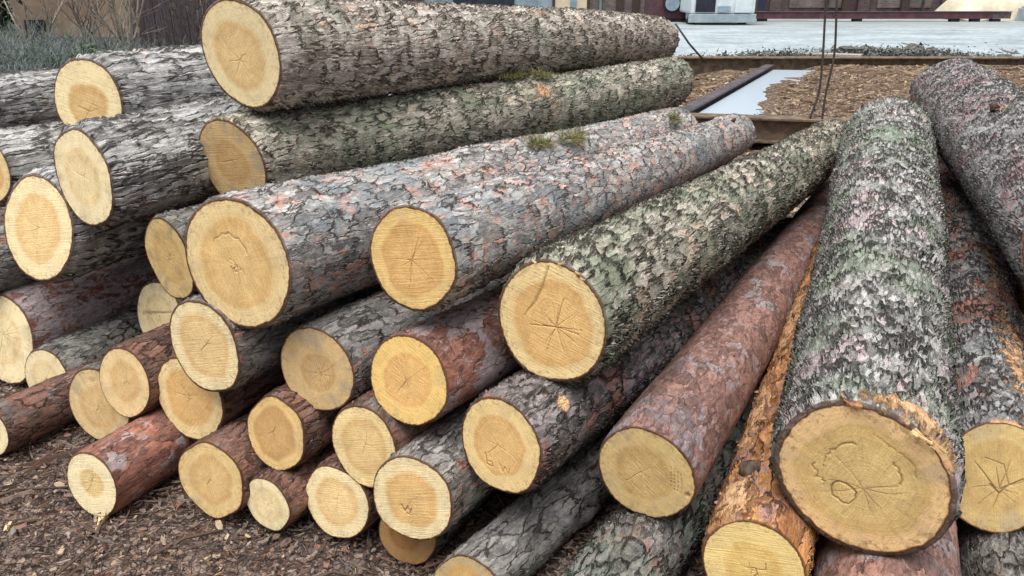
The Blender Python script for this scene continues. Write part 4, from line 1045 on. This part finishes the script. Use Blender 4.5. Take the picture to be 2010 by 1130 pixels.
for (x, y, r, h, n, gr_, lab) in ((-8.9, 13.6, .9, .75, 260, 200, 'grey green undergrowth left of the domed yellow log end'), (-7.7, 13.2, .7, .6, 200, 380, 'greener low undergrowth right behind the domed yellow log end'),
                                  (-9.8, 15.4, 1., .8, 260, 160, 'tall grey undergrowth below the dark evergreen'), (-6.6, 14.2, .8, .5, 180, 120, 'low dry undergrowth before the dark shed'),
                                  (-7.6, 11.4, .8, .5, 260, 200, 'low tangled undergrowth just above the pale log at the left border'), (-8.2, 15.2, .8, .7, 200, 100, 'dry grey undergrowth at the foot of the ochre wall')):
    k += 1; thicket(x, y, r, h, n, 70 + k, lab, TWN, gr_)
def leafy(name, x, y, rx, rz, n, seed, lab, cat, mat, size):
    rg = np.random.default_rng(seed); root = empty(name, (x, y, 0), lab, cat)
    a = MB(); cl = rg.normal(0, 1, (26, 3)); cl /= np.linalg.norm(cl, axis=1)[:, None]; cl *= rg.uniform(.35, 1., (26, 1)) * np.array([rx, rx, rz]); cl[:, 2] += rz
    for c in cl: a.tube([(0, 0, 0), c * .5 + rg.normal(0, .08, 3), c], [.03 * rx, .018 * rx, .006], 5)
    a.build('stem', TWD, root, True)
    P = cl[rg.integers(0, 26, n)] + rg.normal(0, .24, (n, 3)) * np.array([rx, rx, rz]); P[:, 2] = np.abs(P[:, 2])
    o = scatter('foliage', mat, P, seed, size, .0, 1.2); o.parent = root; del o['kind']
leafy('evergreen_bush', -12.1, 18., .95, 1.6, 12000, 91, 'dark evergreen bush at the top left corner', 'bush', NDL, .11)
leafy('leafy_weed', -7.6, 14.4, .26, .2, 700, 92, 'bright green leafy clump above the domed yellow log end', 'plant', LEAF, .06)

# pine sprigs left lying on the logs
NEE = chip_mat('pine_needles', [(0., lin(70, 76, 44)), (.5, lin(112, 118, 70)), (.8, lin(150, 140, 92)), (1., lin(176, 156, 108))], .6)
def sprig(fr, s, th, ln, seed, lab, wide=.05):
    rg = np.random.default_rng(seed); p, n = on_log(fr, s, th, .004)
    root = empty('pine_sprig', p, lab, 'pine sprig', 'pine sprigs lying on the logs')
    ta = np.cross(n, fr['d']); a = MB(); pts = []
    for i in range(7): pts.append((i / 6 - .5) * ln * fr['d'] + ta * rg.normal(0, .008) + n * (.004 + .006 * math.sin(i)))
    a.tube(pts, .003, 5); a.build('stem', TWD, root, True)
    b = MB()
    for k in range(420):
        q = pts[rg.integers(0, 7)] + fr['d'] * rg.normal(0, .02)
        v = fr['d'] * rg.normal(0, .7) + ta * rg.normal(0, .9) + n * abs(rg.normal(0, .25)); v /= np.linalg.norm(v)
        e = q + v * rg.uniform(.4, 1.3) * wide; w = np.cross(v, n); w /= np.linalg.norm(w) + 1e-9
        mid_ = (q + e) / 2 + n * .004
        b.add([q - w * .0009, q + w * .0009, mid_ + w * .0011, mid_ - w * .0011, e + w * .0003, e - w * .0003], [[0, 1, 2, 3], [3, 2, 4, 5]], None, rg.random())
    b.build('needles', NEE, root)
sprig(frB2, 1.66, 1.45, .16, 101, 'pine sprig on the grey green log, next to its torn orange patch')
sprig(frB2, 1.85, 1.25, .10, 102, 'small green pine sprig between the topmost log and the torn orange patch')
sprig(frBL, 1.55, 1.05, .16, 103, 'brownish pine sprig midway along the largest yellow-ended log')
sprig(frBL, 1.85, .95, .22, 104, 'long dry pine sprig on the largest yellow-ended log, right of the brownish one', .06)
sprig(frBL, 3.15, .75, .12, 105, 'green pine sprig near the far tip of the largest yellow-ended log')

# pipes and boards on the workshop front
for x in (-3.2, 3.9, 6.4, 13.9, 18.1): 
    mb = MB(); mb.tube([(x, -.12, 0), (x, -.12, 4.6)], .06, 10); mb.build('pipe', LBL if x < 10 else DKST, bw, True)
for x in (4.6, 5.3, 9.6, 14.6, 17.2): part('board', x, x + .35, -.06, -.001 if x < 8.7 else .19, 0, 1.2 + .3 * math.sin(x), SLP)
